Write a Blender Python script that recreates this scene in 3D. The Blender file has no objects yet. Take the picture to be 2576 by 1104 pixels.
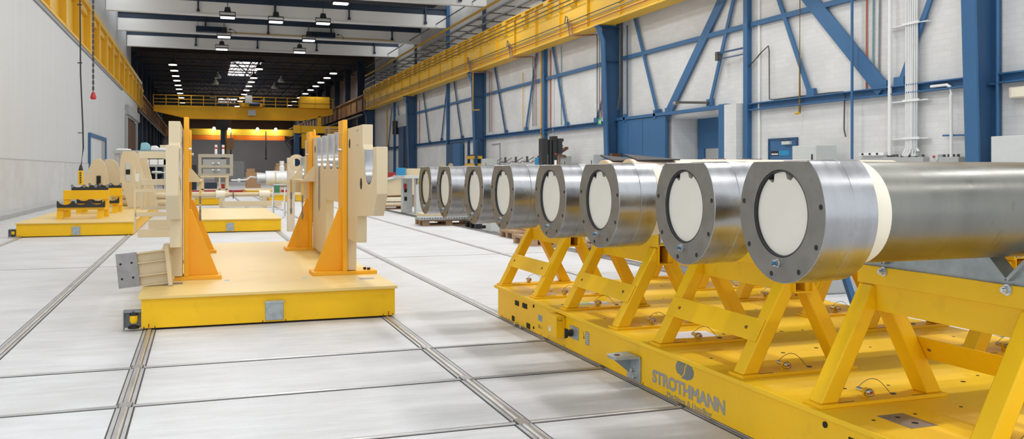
import bpy, bmesh, math, random
from mathutils import Vector, Matrix
random.seed(7)
S = bpy.context.scene
COL = S.collection
R = math.radians

# ------------------------------------------------------------------ colours and materials
def lin(c):
    c = c/255.0
    return c/12.92 if c <= .04045 else ((c+.055)/1.055)**2.4
def rgb(r, g, b): return (lin(r), lin(g), lin(b), 1)
MATS = {}
def mat(name, c, rough=.5, metal=0, var=.05, scale=6, bump=0, bscale=60, stretch=(1,1,1), rvar=.1, coat=0, dirt=None, dirt_amt=.0, spec=.5):
    m = bpy.data.materials.new(name); m.use_nodes = True
    nt = m.node_tree; N = nt.nodes; L = nt.links
    p = N['Principled BSDF']
    p.inputs['Metallic'].default_value = metal
    p.inputs['Specular IOR Level'].default_value = spec
    p.inputs['Coat Weight'].default_value = coat
    tc = N.new('ShaderNodeTexCoord'); mp = N.new('ShaderNodeMapping')
    mp.inputs['Scale'].default_value = stretch
    L.new(tc.outputs['Object'], mp.inputs['Vector'])
    n = N.new('ShaderNodeTexNoise'); n.inputs['Scale'].default_value = scale; n.inputs['Detail'].default_value = 5
    L.new(mp.outputs[0], n.inputs['Vector'])
    r = N.new('ShaderNodeValToRGB')
    r.color_ramp.elements[0].position = .3; r.color_ramp.elements[1].position = .7
    r.color_ramp.elements[0].color = tuple(min(1, k*(1-var)) for k in c[:3])+(1,)
    r.color_ramp.elements[1].color = tuple(min(1, k*(1+var)) for k in c[:3])+(1,)
    L.new(n.outputs['Fac'], r.inputs['Fac'])
    col = r.outputs['Color']
    if dirt:
        n2 = N.new('ShaderNodeTexNoise'); n2.inputs['Scale'].default_value = scale*3.1; n2.inputs['Detail'].default_value = 8
        L.new(mp.outputs[0], n2.inputs['Vector'])
        r2 = N.new('ShaderNodeValToRGB'); r2.color_ramp.elements[0].position = .62; r2.color_ramp.elements[1].position = .72
        r2.color_ramp.elements[0].color = (0,0,0,1); r2.color_ramp.elements[1].color = (dirt_amt,)*3+(1,)
        L.new(n2.outputs['Fac'], r2.inputs['Fac'])
        mx = N.new('ShaderNodeMixRGB'); mx.inputs[2].default_value = dirt
        L.new(r2.outputs[0], mx.inputs[0]); L.new(col, mx.inputs[1]); col = mx.outputs[0]
    L.new(col, p.inputs['Base Color'])
    mr = N.new('ShaderNodeMapRange'); mr.inputs['To Min'].default_value = max(0, rough-rvar); mr.inputs['To Max'].default_value = min(1, rough+rvar)
    L.new(n.outputs['Fac'], mr.inputs['Value']); L.new(mr.outputs[0], p.inputs['Roughness'])
    if bump:
        nb = N.new('ShaderNodeTexNoise'); nb.inputs['Scale'].default_value = bscale; nb.inputs['Detail'].default_value = 3
        L.new(mp.outputs[0], nb.inputs['Vector'])
        b = N.new('ShaderNodeBump'); b.inputs['Strength'].default_value = bump; b.inputs['Distance'].default_value = .01
        L.new(nb.outputs['Fac'], b.inputs['Height']); L.new(b.outputs[0], p.inputs['Normal'])
    MATS[name] = m
    return m
def emit(name, c, s):
    m = bpy.data.materials.new(name); m.use_nodes = True
    p = m.node_tree.nodes['Principled BSDF']
    p.inputs['Base Color'].default_value = (.8,.8,.8,1)
    p.inputs['Emission Color'].default_value = c; p.inputs['Emission Strength'].default_value = s
    return m
def brick_mat(name, c, mortar, bw=.365, bh=.13, bump=.35):
    m = bpy.data.materials.new(name); m.use_nodes = True
    nt = m.node_tree; N = nt.nodes; L = nt.links; p = N['Principled BSDF']
    tc = N.new('ShaderNodeTexCoord'); sx = N.new('ShaderNodeSeparateXYZ'); cx = N.new('ShaderNodeCombineXYZ')
    L.new(tc.outputs['Object'], sx.inputs[0]); L.new(sx.outputs['Y'], cx.inputs['X']); L.new(sx.outputs['Z'], cx.inputs['Y'])
    b = N.new('ShaderNodeTexBrick'); b.inputs['Scale'].default_value = 1
    b.inputs['Brick Width'].default_value = bw; b.inputs['Row Height'].default_value = bh
    b.inputs['Mortar Size'].default_value = .006; b.inputs['Mortar Smooth'].default_value = .5
    b.inputs['Color1'].default_value = c; b.inputs['Color2'].default_value = tuple(k*.94 for k in c[:3])+(1,)
    b.inputs['Mortar'].default_value = mortar
    L.new(cx.outputs[0], b.inputs['Vector'])
    n = N.new('ShaderNodeTexNoise'); n.inputs['Scale'].default_value = .6; n.inputs['Detail'].default_value = 6
    L.new(tc.outputs['Object'], n.inputs['Vector'])
    r = N.new('ShaderNodeValToRGB'); r.color_ramp.elements[0].position = .3; r.color_ramp.elements[1].position = .65
    r.color_ramp.elements[0].color = (.88,.88,.87,1); r.color_ramp.elements[1].color = (1,1,1,1)
    L.new(n.outputs['Fac'], r.inputs[0])
    mx = N.new('ShaderNodeMixRGB'); mx.blend_type = 'MULTIPLY'; mx.inputs[0].default_value = 1
    L.new(b.outputs['Color'], mx.inputs[1]); L.new(r.outputs[0], mx.inputs[2]); L.new(mx.outputs[0], p.inputs['Base Color'])
    p.inputs['Roughness'].default_value = .6
    bp = N.new('ShaderNodeBump'); bp.inputs['Strength'].default_value = bump; bp.inputs['Distance'].default_value = .01; bp.invert = True
    L.new(b.outputs['Fac'], bp.inputs['Height']); L.new(bp.outputs[0], p.inputs['Normal'])
    return m

YEL = mat('yellow_paint', rgb(238,187,10), .42, spec=.35, var=.04, scale=3, bump=.03, bscale=150, dirt=rgb(170,128,20), dirt_amt=.12)
YELD = mat('yellow_deck_paint', rgb(238,190,20), .5, spec=.4, var=.06, scale=2.5, bump=.04, bscale=120, dirt=rgb(160,120,30), dirt_amt=.2)
YELP = mat('glare_yellow_deck', rgb(222,192,120), .42, var=.04, scale=2.5, bump=.02, stretch=(1,6,1))  # deck yellow, paled so that overhead glare is in the colour
YELC = mat('crane_yellow', rgb(226,178,36), .5, var=.05, scale=.6)
YELB = mat('bridge_yellow', rgb(232,176,10), .6, var=.08, scale=.5)
ORA = mat('orange_paint', rgb(238,172,20), .42, var=.03, scale=4)
ORB = mat('signal_orange', rgb(240,120,10), .5, var=.03)
BEI = mat('beige_paint', rgb(213,196,162), .5, var=.03, scale=3)
BEI2 = mat('light_beige_paint', rgb(222,212,194), .5, var=.03, scale=3)
CRE = mat('cream_paint', rgb(236,229,208), .55, var=.02, scale=5)
CAP = mat('cream_cap', rgb(211,205,192), .5, var=.03, scale=4)
STEEL = mat('machined_steel', rgb(166,167,169), .27, metal=1, var=.1, scale=7, bump=.012, bscale=30, stretch=(3,1,1), rvar=.1)
FACE = mat('milled_steel_face', rgb(130,127,121), .48, metal=.9, var=.12, scale=14, bump=.05, bscale=90, dirt=rgb(90,86,82), dirt_amt=.3)
TUBE = mat('rolled_steel_tube', rgb(130,129,123), .33, metal=1, var=.1, scale=4, bump=.03, bscale=30, stretch=(2,1,1), dirt=rgb(110,98,86), dirt_amt=.35, rvar=.14)
GALV = mat('galvanised_steel', rgb(168,176,178), .5, metal=.7, var=.16, scale=18, bump=.05)
BARE = mat('bare_plate_steel', rgb(150,148,146), .42, metal=.85, var=.15, scale=10)
CHROME = mat('zinc_bolt', rgb(205,208,210), .25, metal=1, var=.05)
BLUEZ = mat('blue_cap_plastic', rgb(48,96,122), .35, var=.1)
BLACK = mat('black_rubber', rgb(38,38,40), .6, var=.1)
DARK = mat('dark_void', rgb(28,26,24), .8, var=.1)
PLAST = mat('black_plastic', rgb(30,31,33), .4, var=.1)
BLU = mat('blue_steel', rgb(50,98,142), .5, var=.05, scale=1.2)
BLUD = mat('deep_and_shaded_blue', rgb(40,76,112), .5, var=.06, scale=1.2)
NAVY = mat('navy_steel', rgb(44,58,78), .6, var=.08)
WBRICK = brick_mat('white_painted_brick', rgb(219,220,220), rgb(206,207,207), bump=.22)
WBRICK2 = brick_mat('left_painted_block', rgb(214,215,216), rgb(209,210,211), bw=.5, bh=.25, bump=.12)
WPANEL = mat('white_wall_panel', rgb(209,212,214), .55, var=.03, scale=.5, stretch=(1,4,.3))
RBEAM = mat('white_concrete_beam', rgb(248,247,244), .7, var=.02, scale=.4)
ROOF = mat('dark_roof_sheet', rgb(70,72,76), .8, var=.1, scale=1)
DROOF = mat('gloom_brown_roof', rgb(52,44,40), .85, var=.25, scale=.3)  # brown roof, darkened to hold the far hall's gloom
DWALL = mat('gloom_hall_wall', rgb(58,58,62), .8, var=.15, scale=.3)  # far hall gloom is put into this wall colour too
GWALL = mat('grey_far_wall', rgb(150,148,146), .7, var=.05, scale=.4)
BRWN = mat('brown_panel', rgb(92,62,40), .7, var=.15, scale=1)
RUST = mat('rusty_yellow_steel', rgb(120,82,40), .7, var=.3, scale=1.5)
GREY = mat('light_grey_cabinet', rgb(196,200,198), .5, var=.02)
GREYD = mat('mid_grey_cabinet', rgb(168,171,170), .5, var=.02)
CONC = mat('kerb_concrete', rgb(170,172,172), .8, var=.1)
PIPEG = mat('grey_pipe', rgb(128,132,136), .45, metal=.3, var=.05)
PIPED = mat('dark_pipe', rgb(74,72,68), .5, var=.08)
PIPER = mat('red_brown_pipe', rgb(168,92,66), .5, var=.08)
PIPEW = mat('white_conduit', rgb(226,228,228), .5, var=.02)
PIPEY = mat('yellow_pipe', rgb(206,160,40), .5, var=.05)
TEAL = mat('teal_pipe', rgb(110,142,150), .5, var=.05)
WOOD = mat('pallet_wood', rgb(170,140,110), .8, var=.2, scale=6, stretch=(1,8,8))
CARD = mat('brown_cardboard', rgb(190,150,112), .8, var=.06)
PINK = mat('pinkish_wrapped_roll', rgb(240,212,190), .6, var=.03)
ALU = mat('brushed_aluminium', rgb(196,198,200), .35, metal=.9, var=.06)
SILV = mat('bright_foil_steel', rgb(225,228,230), .45, metal=.45, var=.06)
REDM = mat('red_paint', rgb(176,40,44), .5, var=.08)
GREENM = mat('green_paint', rgb(60,130,100), .5, var=.1)
CYAN = mat('cyan_blue_panel', rgb(26,134,184), .45, var=.04)
PAPER = mat('white_paper', rgb(232,230,232), .6, var=.03, scale=25, stretch=(1,8,1))
PAPERG = mat('pale_green_paper', rgb(196,220,170), .6, var=.03)
TXTG = mat('grey_lettering', rgb(150,148,146), .5, var=.03)
TXTB = mat('blue_lettering', rgb(38,104,140), .5, var=.03)
INK = mat('black_ink', rgb(34,32,30), .6, var=.03)
WHITE = mat('white_plastic', rgb(236,238,238), .45, var=.02)
TAPE = mat('light_blue_tape', rgb(140,190,205), .5, var=.03)
GRN = mat('green_sign', rgb(40,150,90), .5, var=.02)
LAMP = emit('lamp_glow', (1,.98,.95,1), 14)
LAMP2 = emit('far_lamp_glow', (1,.97,.93,1), 9)
SKYL = emit('skylight_glow', (1,.93,.9,1), 4.5)

def floor_mat():
    m = bpy.data.materials.new('concrete_floor'); m.use_nodes = True
    nt = m.node_tree; N = nt.nodes; L = nt.links; p = N['Principled BSDF']
    tc = N.new('ShaderNodeTexCoord')
    def noise(sc, st, det=6, rough=.6):
        mp = N.new('ShaderNodeMapping'); mp.inputs['Scale'].default_value = st; L.new(tc.outputs['Object'], mp.inputs[0])
        n = N.new('ShaderNodeTexNoise'); n.inputs['Scale'].default_value = sc; n.inputs['Detail'].default_value = det; n.inputs['Roughness'].default_value = rough
        L.new(mp.outputs[0], n.inputs[0]); return n
    def ramp(n, a, b, ca, cb):
        r = N.new('ShaderNodeValToRGB'); r.color_ramp.elements[0].position = a; r.color_ramp.elements[1].position = b
        r.color_ramp.elements[0].color = ca; r.color_ramp.elements[1].color = cb; L.new(n.outputs['Fac'], r.inputs[0]); return r
    n1 = noise(.9, (1,1.6,1)); n2 = noise(2.2, (1,5,1), 8, .7); n3 = noise(40, (1,1,1), 4); n4 = noise(7, (1,3,1), 9, .75)
    r1 = ramp(n1, .3, .7, rgb(197,197,198), rgb(214,215,217))
    r2 = ramp(n2, .35, .75, (1,1,1,1), (.82,.815,.80,1))
    r3 = ramp(n3, .2, .8, (.95,.95,.95,1), (1.0,1.0,1.0,1))
    r4 = ramp(n4, .66, .74, (1,1,1,1), (.8,.79,.77,1))
    c = r1.outputs[0]
    for r in (r2, r3, r4):
        mx = N.new('ShaderNodeMixRGB'); mx.blend_type = 'MULTIPLY'; mx.inputs[0].default_value = 1
        L.new(c, mx.inputs[1]); L.new(r.outputs[0], mx.inputs[2]); c = mx.outputs[0]
    L.new(c, p.inputs['Base Color'])
    mr = N.new('ShaderNodeMapRange'); mr.inputs['To Min'].default_value = .42; mr.inputs['To Max'].default_value = .62
    L.new(n1.outputs['Fac'], mr.inputs[0]); L.new(mr.outputs[0], p.inputs['Roughness'])
    b = N.new('ShaderNodeBump'); b.inputs['Strength'].default_value = .05; b.inputs['Distance'].default_value = .01
    L.new(n3.outputs['Fac'], b.inputs['Height']); L.new(b.outputs[0], p.inputs['Normal'])
    return m
FLOOR = floor_mat()

# ------------------------------------------------------------------ mesh building
EACH = set('bolt drilled_hole bearing_block foot scanner_head inlay_plate inlay_hole crossing_joint leg post side_rail step button cable_clip hanger_rod blue_tape strap_hole hanger_strap guide rear_leg front_leg socket cable_gland block warning_label jamb hanger cradle side_hole screw tow_bolt base_bolt yellow_shelf blue_post flange rail_bar side_strip lifting_opening slot_mark locking_pin bracket_shelf yoke valve_hub hand_wheel dial_needle tow_lip stiffener roller'.split())
class MB:
    def __init__(s): s.v = []; s.f = []
    def add(s, vs, fs):
        o = len(s.v); s.v += [Vector(a) for a in vs]; s.f += [tuple(o+i for i in f) for f in fs]; return s
    def box(s, x0, x1, y0, y1, z0, z1):
        vs = [(x0,y0,z0),(x1,y0,z0),(x1,y1,z0),(x0,y1,z0),(x0,y0,z1),(x1,y0,z1),(x1,y1,z1),(x0,y1,z1)]
        return s.add(vs, [(0,3,2,1),(4,5,6,7),(0,1,5,4),(1,2,6,5),(2,3,7,6),(3,0,4,7)])
    def bar(s, p, q, w, h, up=(0,0,1)):
        p = Vector(p); q = Vector(q); d = (q-p).normalized(); u = Vector(up)
        a = d.cross(u)
        if a.length < 1e-5: a = d.cross(Vector((1,0,0)))
        a.normalize(); b = a.cross(d).normalized()
        a *= w/2; b *= h/2
        vs = [p-a-b, p+a-b, p+a+b, p-a+b, q-a-b, q+a-b, q+a+b, q-a+b]
        return s.add(vs, [(0,1,2,3),(7,6,5,4),(0,4,5,1),(1,5,6,2),(2,6,7,3),(3,7,4,0)])
    def hexa(s, A, B):   # two loops with the same count
        n = len(A)
        return s.add(list(A)+list(B), [tuple(range(n))[::-1], tuple(range(n, 2*n))]+[(i,(i+1)%n,n+(i+1)%n,n+i) for i in range(n)])
    def prism(s, pts, vec):
        v = Vector(vec); return s.hexa([Vector(p) for p in pts], [Vector(p)+v for p in pts])
    def cyl(s, p, q, r, n=16, r2=None):
        p = Vector(p); q = Vector(q); d = (q-p).normalized()
        a = d.cross(Vector((0,0,1)))
        if a.length < 1e-4: a = d.cross(Vector((1,0,0)))
        a.normalize(); b = d.cross(a); r2 = r if r2 is None else r2
        A = [p+(a*math.cos(t)+b*math.sin(t))*r for t in [2*math.pi*i/n for i in range(n)]]
        B = [q+(a*math.cos(t)+b*math.sin(t))*r2 for t in [2*math.pi*i/n for i in range(n)]]
        return s.hexa(A, B)
    def ring(s, loops, closed=False):   # loft through loops of the same count
        o = len(s.v); n = len(loops[0])
        for l in loops: s.v += [Vector(a) for a in l]
        m = len(loops)
        for k in range(m if closed else m-1):
            k2 = (k+1) % m
            for i in range(n):
                s.f.append((o+k*n+i, o+k*n+(i+1)%n, o+k2*n+(i+1)%n, o+k2*n+i))
        return s
    def tube(s, pts, r, n=8):
        pts = [Vector(p) for p in pts]; loops = []
        for i, p in enumerate(pts):
            if i == 0: d = pts[1]-p
            elif i == len(pts)-1: d = p-pts[i-1]
            else: d = (pts[i+1]-p).normalized()+(p-pts[i-1]).normalized()
            d.normalize()
            a = d.cross(Vector((0,0,1)))
            if a.length < .05: a = d.cross(Vector((1,.1,0)))
            a.normalize(); b = d.cross(a)
            loops.append([p+(a*math.cos(t)+b*math.sin(t))*r for t in [2*math.pi*k/n for k in range(n)]])
        o = len(s.v); s.ring(loops)
        s.f.append(tuple(o+k for k in range(n))[::-1]); s.f.append(tuple(o+(len(pts)-1)*n+k for k in range(n)))
        return s
    def lathe(s, c, prof, axis='Z', n=24):   # prof: (radius, along)
        c = Vector(c); loops = []
        for r, h in prof:
            l = []
            for k in range(n):
                t = 2*math.pi*k/n; a, b = r*math.cos(t), r*math.sin(t)
                l.append(c+Vector((a,b,h) if axis == 'Z' else ((h,a,b) if axis == 'X' else (a,h,b))))
            loops.append(l)
        o = len(s.v); s.ring(loops)
        s.f.append(tuple(o+k for k in range(n))[::-1]); s.f.append(tuple(o+(len(prof)-1)*n+k for k in range(n)))
        return s
    def pieces(s):
        par = list(range(len(s.v)))
        def f(i):
            while par[i] != i: par[i] = par[par[i]]; i = par[i]
            return i
        for fc in s.f:
            for i in fc[1:]: par[f(i)] = f(fc[0])
        isl = {}
        for i in range(len(s.v)): isl.setdefault(f(i), []).append(i)
        bb = []
        for idx in isl.values():
            bb.append([idx, [min(s.v[i][k] for i in idx)-.002 for k in range(3)], [max(s.v[i][k] for i in idx)+.002 for k in range(3)]])
        again = True
        while again:
            again = False
            for a in range(len(bb)):
                for b in range(a+1, len(bb)):
                    if all(bb[a][1][k] <= bb[b][2][k] and bb[b][1][k] <= bb[a][2][k] for k in range(3)):
                        A, B = bb[a], bb[b]
                        bb[a] = [A[0]+B[0], [min(A[1][k],B[1][k]) for k in range(3)], [max(A[2][k],B[2][k]) for k in range(3)]]
                        del bb[b]; again = True; break
                if again: break
        out = []
        for idx, _, _ in bb:
            mp = {i: k for k, i in enumerate(idx)}; q = MB(); q.v = [s.v[i] for i in idx]
            q.f = [tuple(mp[i] for i in fc) for fc in s.f if fc[0] in mp]; out.append(q)
        return out
    def build(s, name, m, parent=None, bev=0, smooth=True, at=None):
        if parent is not None and name in EACH:
            ps = s.pieces()
            if len(ps) > 1: return [q.build_one(name, m, parent, bev, smooth, at) for q in ps][0]
        return s.build_one(name, m, parent, bev, smooth, at)
    def spread(s):
        # overlapping pieces of one part get slightly different sizes so that no two faces coincide
        par = list(range(len(s.v)))
        def f(i):
            while par[i] != i: par[i] = par[par[i]]; i = par[i]
            return i
        for fc in s.f:
            for i in fc[1:]: par[f(i)] = f(fc[0])
        isl = {}
        for i in range(len(s.v)): isl.setdefault(f(i), []).append(i)
        if len(isl) < 2: return
        for k, idx in enumerate(isl.values()):
            a = (k % 6)*.0004
            if not a: continue
            c = sum((s.v[i] for i in idx), Vector())/len(idx); a *= max(1, c.length/10)
            ext = [max(s.v[i][q] for i in idx)-min(s.v[i][q] for i in idx) for q in range(3)]; a = min(a, .03*max(min(ext), .004))
            for i in idx:
                d = s.v[i]-c
                s.v[i] = s.v[i]+Vector([a*(1 if q > 1e-6 else -1 if q < -1e-6 else 0) for q in d])
    def build_one(s, name, m, parent=None, bev=0, smooth=True, at=None):
        s.spread()
        off = Vector((0,0,0))
        q = parent
        while q is not None: off += q.location; q = q.parent
        base = Vector(at) if at is not None else Vector((0,0,0))
        me = bpy.data.meshes.new(name)
        me.from_pydata([tuple(v-off-base) for v in s.v], [], s.f)
        bm = bmesh.new(); bm.from_mesh(me); bmesh.ops.recalc_face_normals(bm, faces=bm.faces); bm.to_mesh(me); bm.free()
        me.materials.append(m)
        if smooth:
            me.polygons.foreach_set('use_smooth', [True]*len(me.polygons)); me.set_sharp_from_angle(angle=R(32))
        o = bpy.data.objects.new(name, me); COL.objects.link(o); o.location = base
        if parent is not None: o.parent = parent
        if bev:
            b = o.modifiers.new('edge', 'BEVEL'); b.width = bev; b.segments = 2; b.limit_method = 'ANGLE'; b.angle_limit = R(40)
        return o
def box(*a): return MB().box(*a)
def tag(o, label, cat, group=None, kind=None):
    o['label'] = label; o['category'] = cat
    if group: o['group'] = group
    if kind: o['kind'] = kind
    return o
def thing(name, label, cat, loc, group=None):
    o = bpy.data.objects.new(name, None); COL.objects.link(o); o.location = loc; o.empty_display_size = .1
    return tag(o, label, cat, group)
def struct(name, mb, m, label, cat='wall', bev=0):
    o = mb.build(name, m, bev=bev); tag(o, label, cat, kind='structure'); return o
def dup(root, loc, label, group=None):
    r = root.copy(); COL.objects.link(r); r.location = loc; r['label'] = label
    if group: r['group'] = group
    for ch in list(root.children):
        c = ch.copy(); COL.objects.link(c); c.parent = r
        for g in list(ch.children):
            d = g.copy(); COL.objects.link(d); d.parent = c
    return r
def arc(c, r, a0, a1, n, plane='YZ', x=0):
    out = []
    for k in range(n+1):
        t = R(a0+(a1-a0)*k/n); p, q = c[0]+r*math.cos(t), c[1]+r*math.sin(t)
        out.append((x,p,q) if plane == 'YZ' else ((p,x,q) if plane == 'XZ' else (p,q,x)))
    return out
def text(name, body, m, parent, loc, size, rot, offset=0, extrude=.0008, sx=1, shear=0, align='LEFT', bold=0):
    cu = bpy.data.curves.new(name, 'FONT'); cu.body = body; cu.size = size; cu.offset = offset; cu.extrude = extrude; cu.shear = shear; cu.align_x = align; cu.bevel_depth = bold; cu.bevel_resolution = 0
    o = bpy.data.objects.new(name, cu); COL.objects.link(o)
    dg = bpy.context.evaluated_depsgraph_get(); me = bpy.data.meshes.new_from_object(o.evaluated_get(dg))
    bpy.data.objects.remove(o)
    me.materials.clear(); me.materials.append(m)
    n = bpy.data.objects.new(name, me); COL.objects.link(n)
    off = Vector((0,0,0)); q = parent
    while q is not None: off += q.location; q = q.parent
    n.parent = parent; n.location = Vector(loc)-off; n.rotation_euler = rot; n.scale = (sx,1,.12 if bold else 1)
    return n
SIDE_X = (R(90), 0, R(-90))    # lettering on a face that looks towards -X

# ------------------------------------------------------------------ building shell
XL, XR = -4.75, 15.6
struct('floor', box(-9, 16.2, -10, 168, -.2, 0), FLOOR, 'pale grey worn concrete hall floor with set-in rails', 'floor')
struct('wall_right', MB().box(XR, XR+.4, -10, 23.0, 0, 13).box(XR, XR+.4, 27.6, 84, 0, 13).box(XR, XR+.4, 23.0, 27.6, 3.05, 13)
       .box(16.8, 17.0, 22.5, 28, 0, 3.6).box(XR+.4, 16.8, 27.6, 27.8, 0, 3.3).box(XR+.4, 16.8, 22.8, 23.0, 0, 3.3).box(XR+.4, 16.8, 23, 27.6, 3.05, 3.2),
       WBRICK, 'white painted brick wall along the right of the hall', 'wall')
struct('wall_left', MB().box(XL-.4, XL, 9, 63, 0, 1.545), WBRICK2, 'lower white painted block part of the left wall', 'wall')
struct('wall_left_upper', MB().box(XL-.4, XL-.03, 9, 63, 1.545, 6.55).box(XL-.8, XL-.5, -10, 78, 6.4, 13).box(XL-.4, XL-.03, 63, 78, 5.3, 6.55).box(XL-.4,XL-.05,63,65.2,0,5.3),
       WPANEL, 'smooth white panel part of the left wall above the block course', 'wall')
struct('trim_1', box(XL-.05, XL+.02, -10, 63, 6.42, 6.56), PIPEG, 'grey ledge strip under the left yellow crane girder', 'trim')
struct('trim_7', box(XL-.02,XL+.004,9,63,1.538,1.553), GREYD, 'thin dark seam along the left wall above the block course', 'trim')
struct('baseboard_left', MB().prism([(XL,-10,0),(XL+.14,-10,0),(XL+.14,-10,.12),(XL+.02,-10,.2),(XL,-10,.2)], (0,73,0)), CONC, 'grey concrete kerb at the foot of the left wall', 'baseboard')
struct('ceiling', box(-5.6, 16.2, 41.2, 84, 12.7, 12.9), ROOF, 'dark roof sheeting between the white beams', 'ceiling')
ROOFW = mat('bounce_white_roof', rgb(225,226,226), .8, var=.03, scale=1)  # unseen roof whitened to bounce light onto the steel
struct('ceiling_near', box(-5.6, 16.2, -10, 41.2, 12.7, 12.9), ROOFW, 'unseen near roof sheeting, whitened to bounce light', 'ceiling')
FILLC = emit('ridge_fill_glow', (.95,.98,1,1), 1.8)  # glowing strips added to brighten the pipe tops from above
for k in range(6):
    y0 = -9+k*8.2
    struct('window_%d' % (11+k), box(2.8, 6.0, y0+.7, y0+6.9, 12.62, 12.69), FILLC, 'added glowing fill strip in the near roof, bay %d' % (k+1), 'skylight')
# roof beams, each a deep white beam with a dark steel purlin on its near side
beamY = [73.3, 65.2, 57.3, 49.0, 40.8, 32.6, 24.4, 16.2, 8, -.2, -8]
for k, y in enumerate(beamY):
    struct('roof_beam', MB().box(-5.2, 15.6, y, y+.35, 10.66, 11.5).box(-5.2,15.6,y-.1,y,10.66,10.74), RBEAM,
           ['white roof beam over the mouth of the dark hall','white roof beam second from the dark hall, with two dark heaters','white roof beam third from the dark hall','white roof beam fourth from the dark hall'][k] if k < 4 else 'white roof beam over the near part of the hall', 'beam')
    struct('roof_purlin', MB().box(-5.2, 15.6, y-.02, y+.2, 11.5, 11.86).box(-5.2,15.6,y-.12,y+.3,11.86,11.92), NAVY, 'dark blue steel purlin on top of roof beam number %d from the dark hall' % (k+1), 'beam')
    if k < 4:
        for x in [(-.3,4.3,8.9,13.6),(.35,4.55,8.95,13.4),(-.1,4.4,9.0,14.0),(-.2,4.2,9.1,14)][k]:
            struct('beam_hanger', MB().box(x-.05,x+.05,y-.14,y-.02,10.95,12.0).box(x-.09,x+.09,y-.16,y,10.86,11.0), NAVY, 'short dark hanger on the face of the white roof beam', 'hanger')

# daylight panes in the roof beside both long walls
DAYL = emit('roof_daylight', (.93,.97,1,1), 12)
for k in range(9):
    y0 = beamY[k+1]+.9; y1 = beamY[k]-.6
    w_ = MB().box(-5.1,-4.0,y0,y1,12.6,12.68)
    if k != 1: w_.box(14.5,15.55,y0,y1,12.6,12.68)
    struct('window_%d' % (k+1), w_, DAYL, 'bright roof daylight strips beside the walls, bay %d from the dark hall' % (k+1), 'skylight')
# right wall steelwork
def girt(y0, y1, z0, z1, label, m=BLU, x0=15.42):
    return struct('wall_girt', MB().box(x0, XR, y0, y1, z1-.03, z1).box(x0, XR, y0, y1, z0, z0+.03).box(XR-.06, XR-.02, y0, y1, z0+.02, z1-.02), m, label, 'girt')
colY = [14.15, 31.6, 49.25, 66.6, 84.0]
postY = [22.86, 39.5, 57.05, 74.2]
for a, b, nm in [(-3, 13.95, 'nearest, right of the first column'), (14.35, 22.75, 'between the nearest column and the next post'), (39.6, 49.0, 'above the cabinets and hooks'),
                 (31.9, 39.4, 'left of the blue sliding gate'), (49.5, 57, 'over the open blue door leaf'), (57.1, 66.3, 'past the open blue door leaf'), (66.9, 84, 'farthest, by the roller door')]:
    girt(a, b, 3.03, 3.24, 'blue steel girt at door height '+nm)
for a, b, nm in [(14.35,22.75,'nearest'),(23,31.3,'over the sliding gate'),(31.9,39.4,'left of the exit-signed column'),(39.6,49,'by the tall yellow pipe'),(49.5,57,'second last'),(57.1,66.3,'far')]:
    struct('wall_girt', box(15.48, XR, a, b, 5.52, 5.66), BLU, 'thin upper blue girt high on the brick wall, '+nm, 'girt')
cn = ['nearest blue tapered crane column on the right wall', 'blue tapered crane column with the small green sign', 'blue tapered crane column behind the yellow rack', 'blue tapered crane column beside the roller door', 'last blue crane column at the mouth of the dark hall']
for k, y in enumerate(colY):
    root = thing('steel_column', cn[k], 'column', (15.1, y, 0)); root['kind'] = 'structure'
    xt, xb = 14.66, 15.0
    MB().prism([(xb,y-.17,0),(xt+.12,y-.17,6.3),(xt-.1,y-.17,6.85),(xt-.06,y-.17,6.85),(xt+.18,y-.17,6.25),(xb+.05,y-.17,0)], (0,.34,0)).build('front_flange', BLU, root)
    MB().prism([(xb+.04,y-.02,0),(xt+.16,y-.02,6.3),(xt+.1,y-.02,6.86),(15.5,y-.02,6.86),(15.5,y-.02,0)], (0,.04,0)).build('web', BLUD, root)  # recess shadow put into the web's deeper blue
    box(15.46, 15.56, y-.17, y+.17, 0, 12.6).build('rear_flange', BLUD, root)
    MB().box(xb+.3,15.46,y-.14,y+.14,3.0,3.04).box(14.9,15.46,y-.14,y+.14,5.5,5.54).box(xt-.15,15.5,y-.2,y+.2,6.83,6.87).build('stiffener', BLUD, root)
pn = ['by the grey cabinet and the wire', 'behind the lift mast', 'beside the open blue door leaf', 'left of the roller door']
for k, y in enumerate(postY):
    struct('wall_post', MB().box(15.38, 15.43, y-.1, y+.1, 0, 12.6).box(15.43,XR,y-.02,y+.02,0,12.6), BLU, 'slender blue wall post '+pn[k], 'post')
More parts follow.
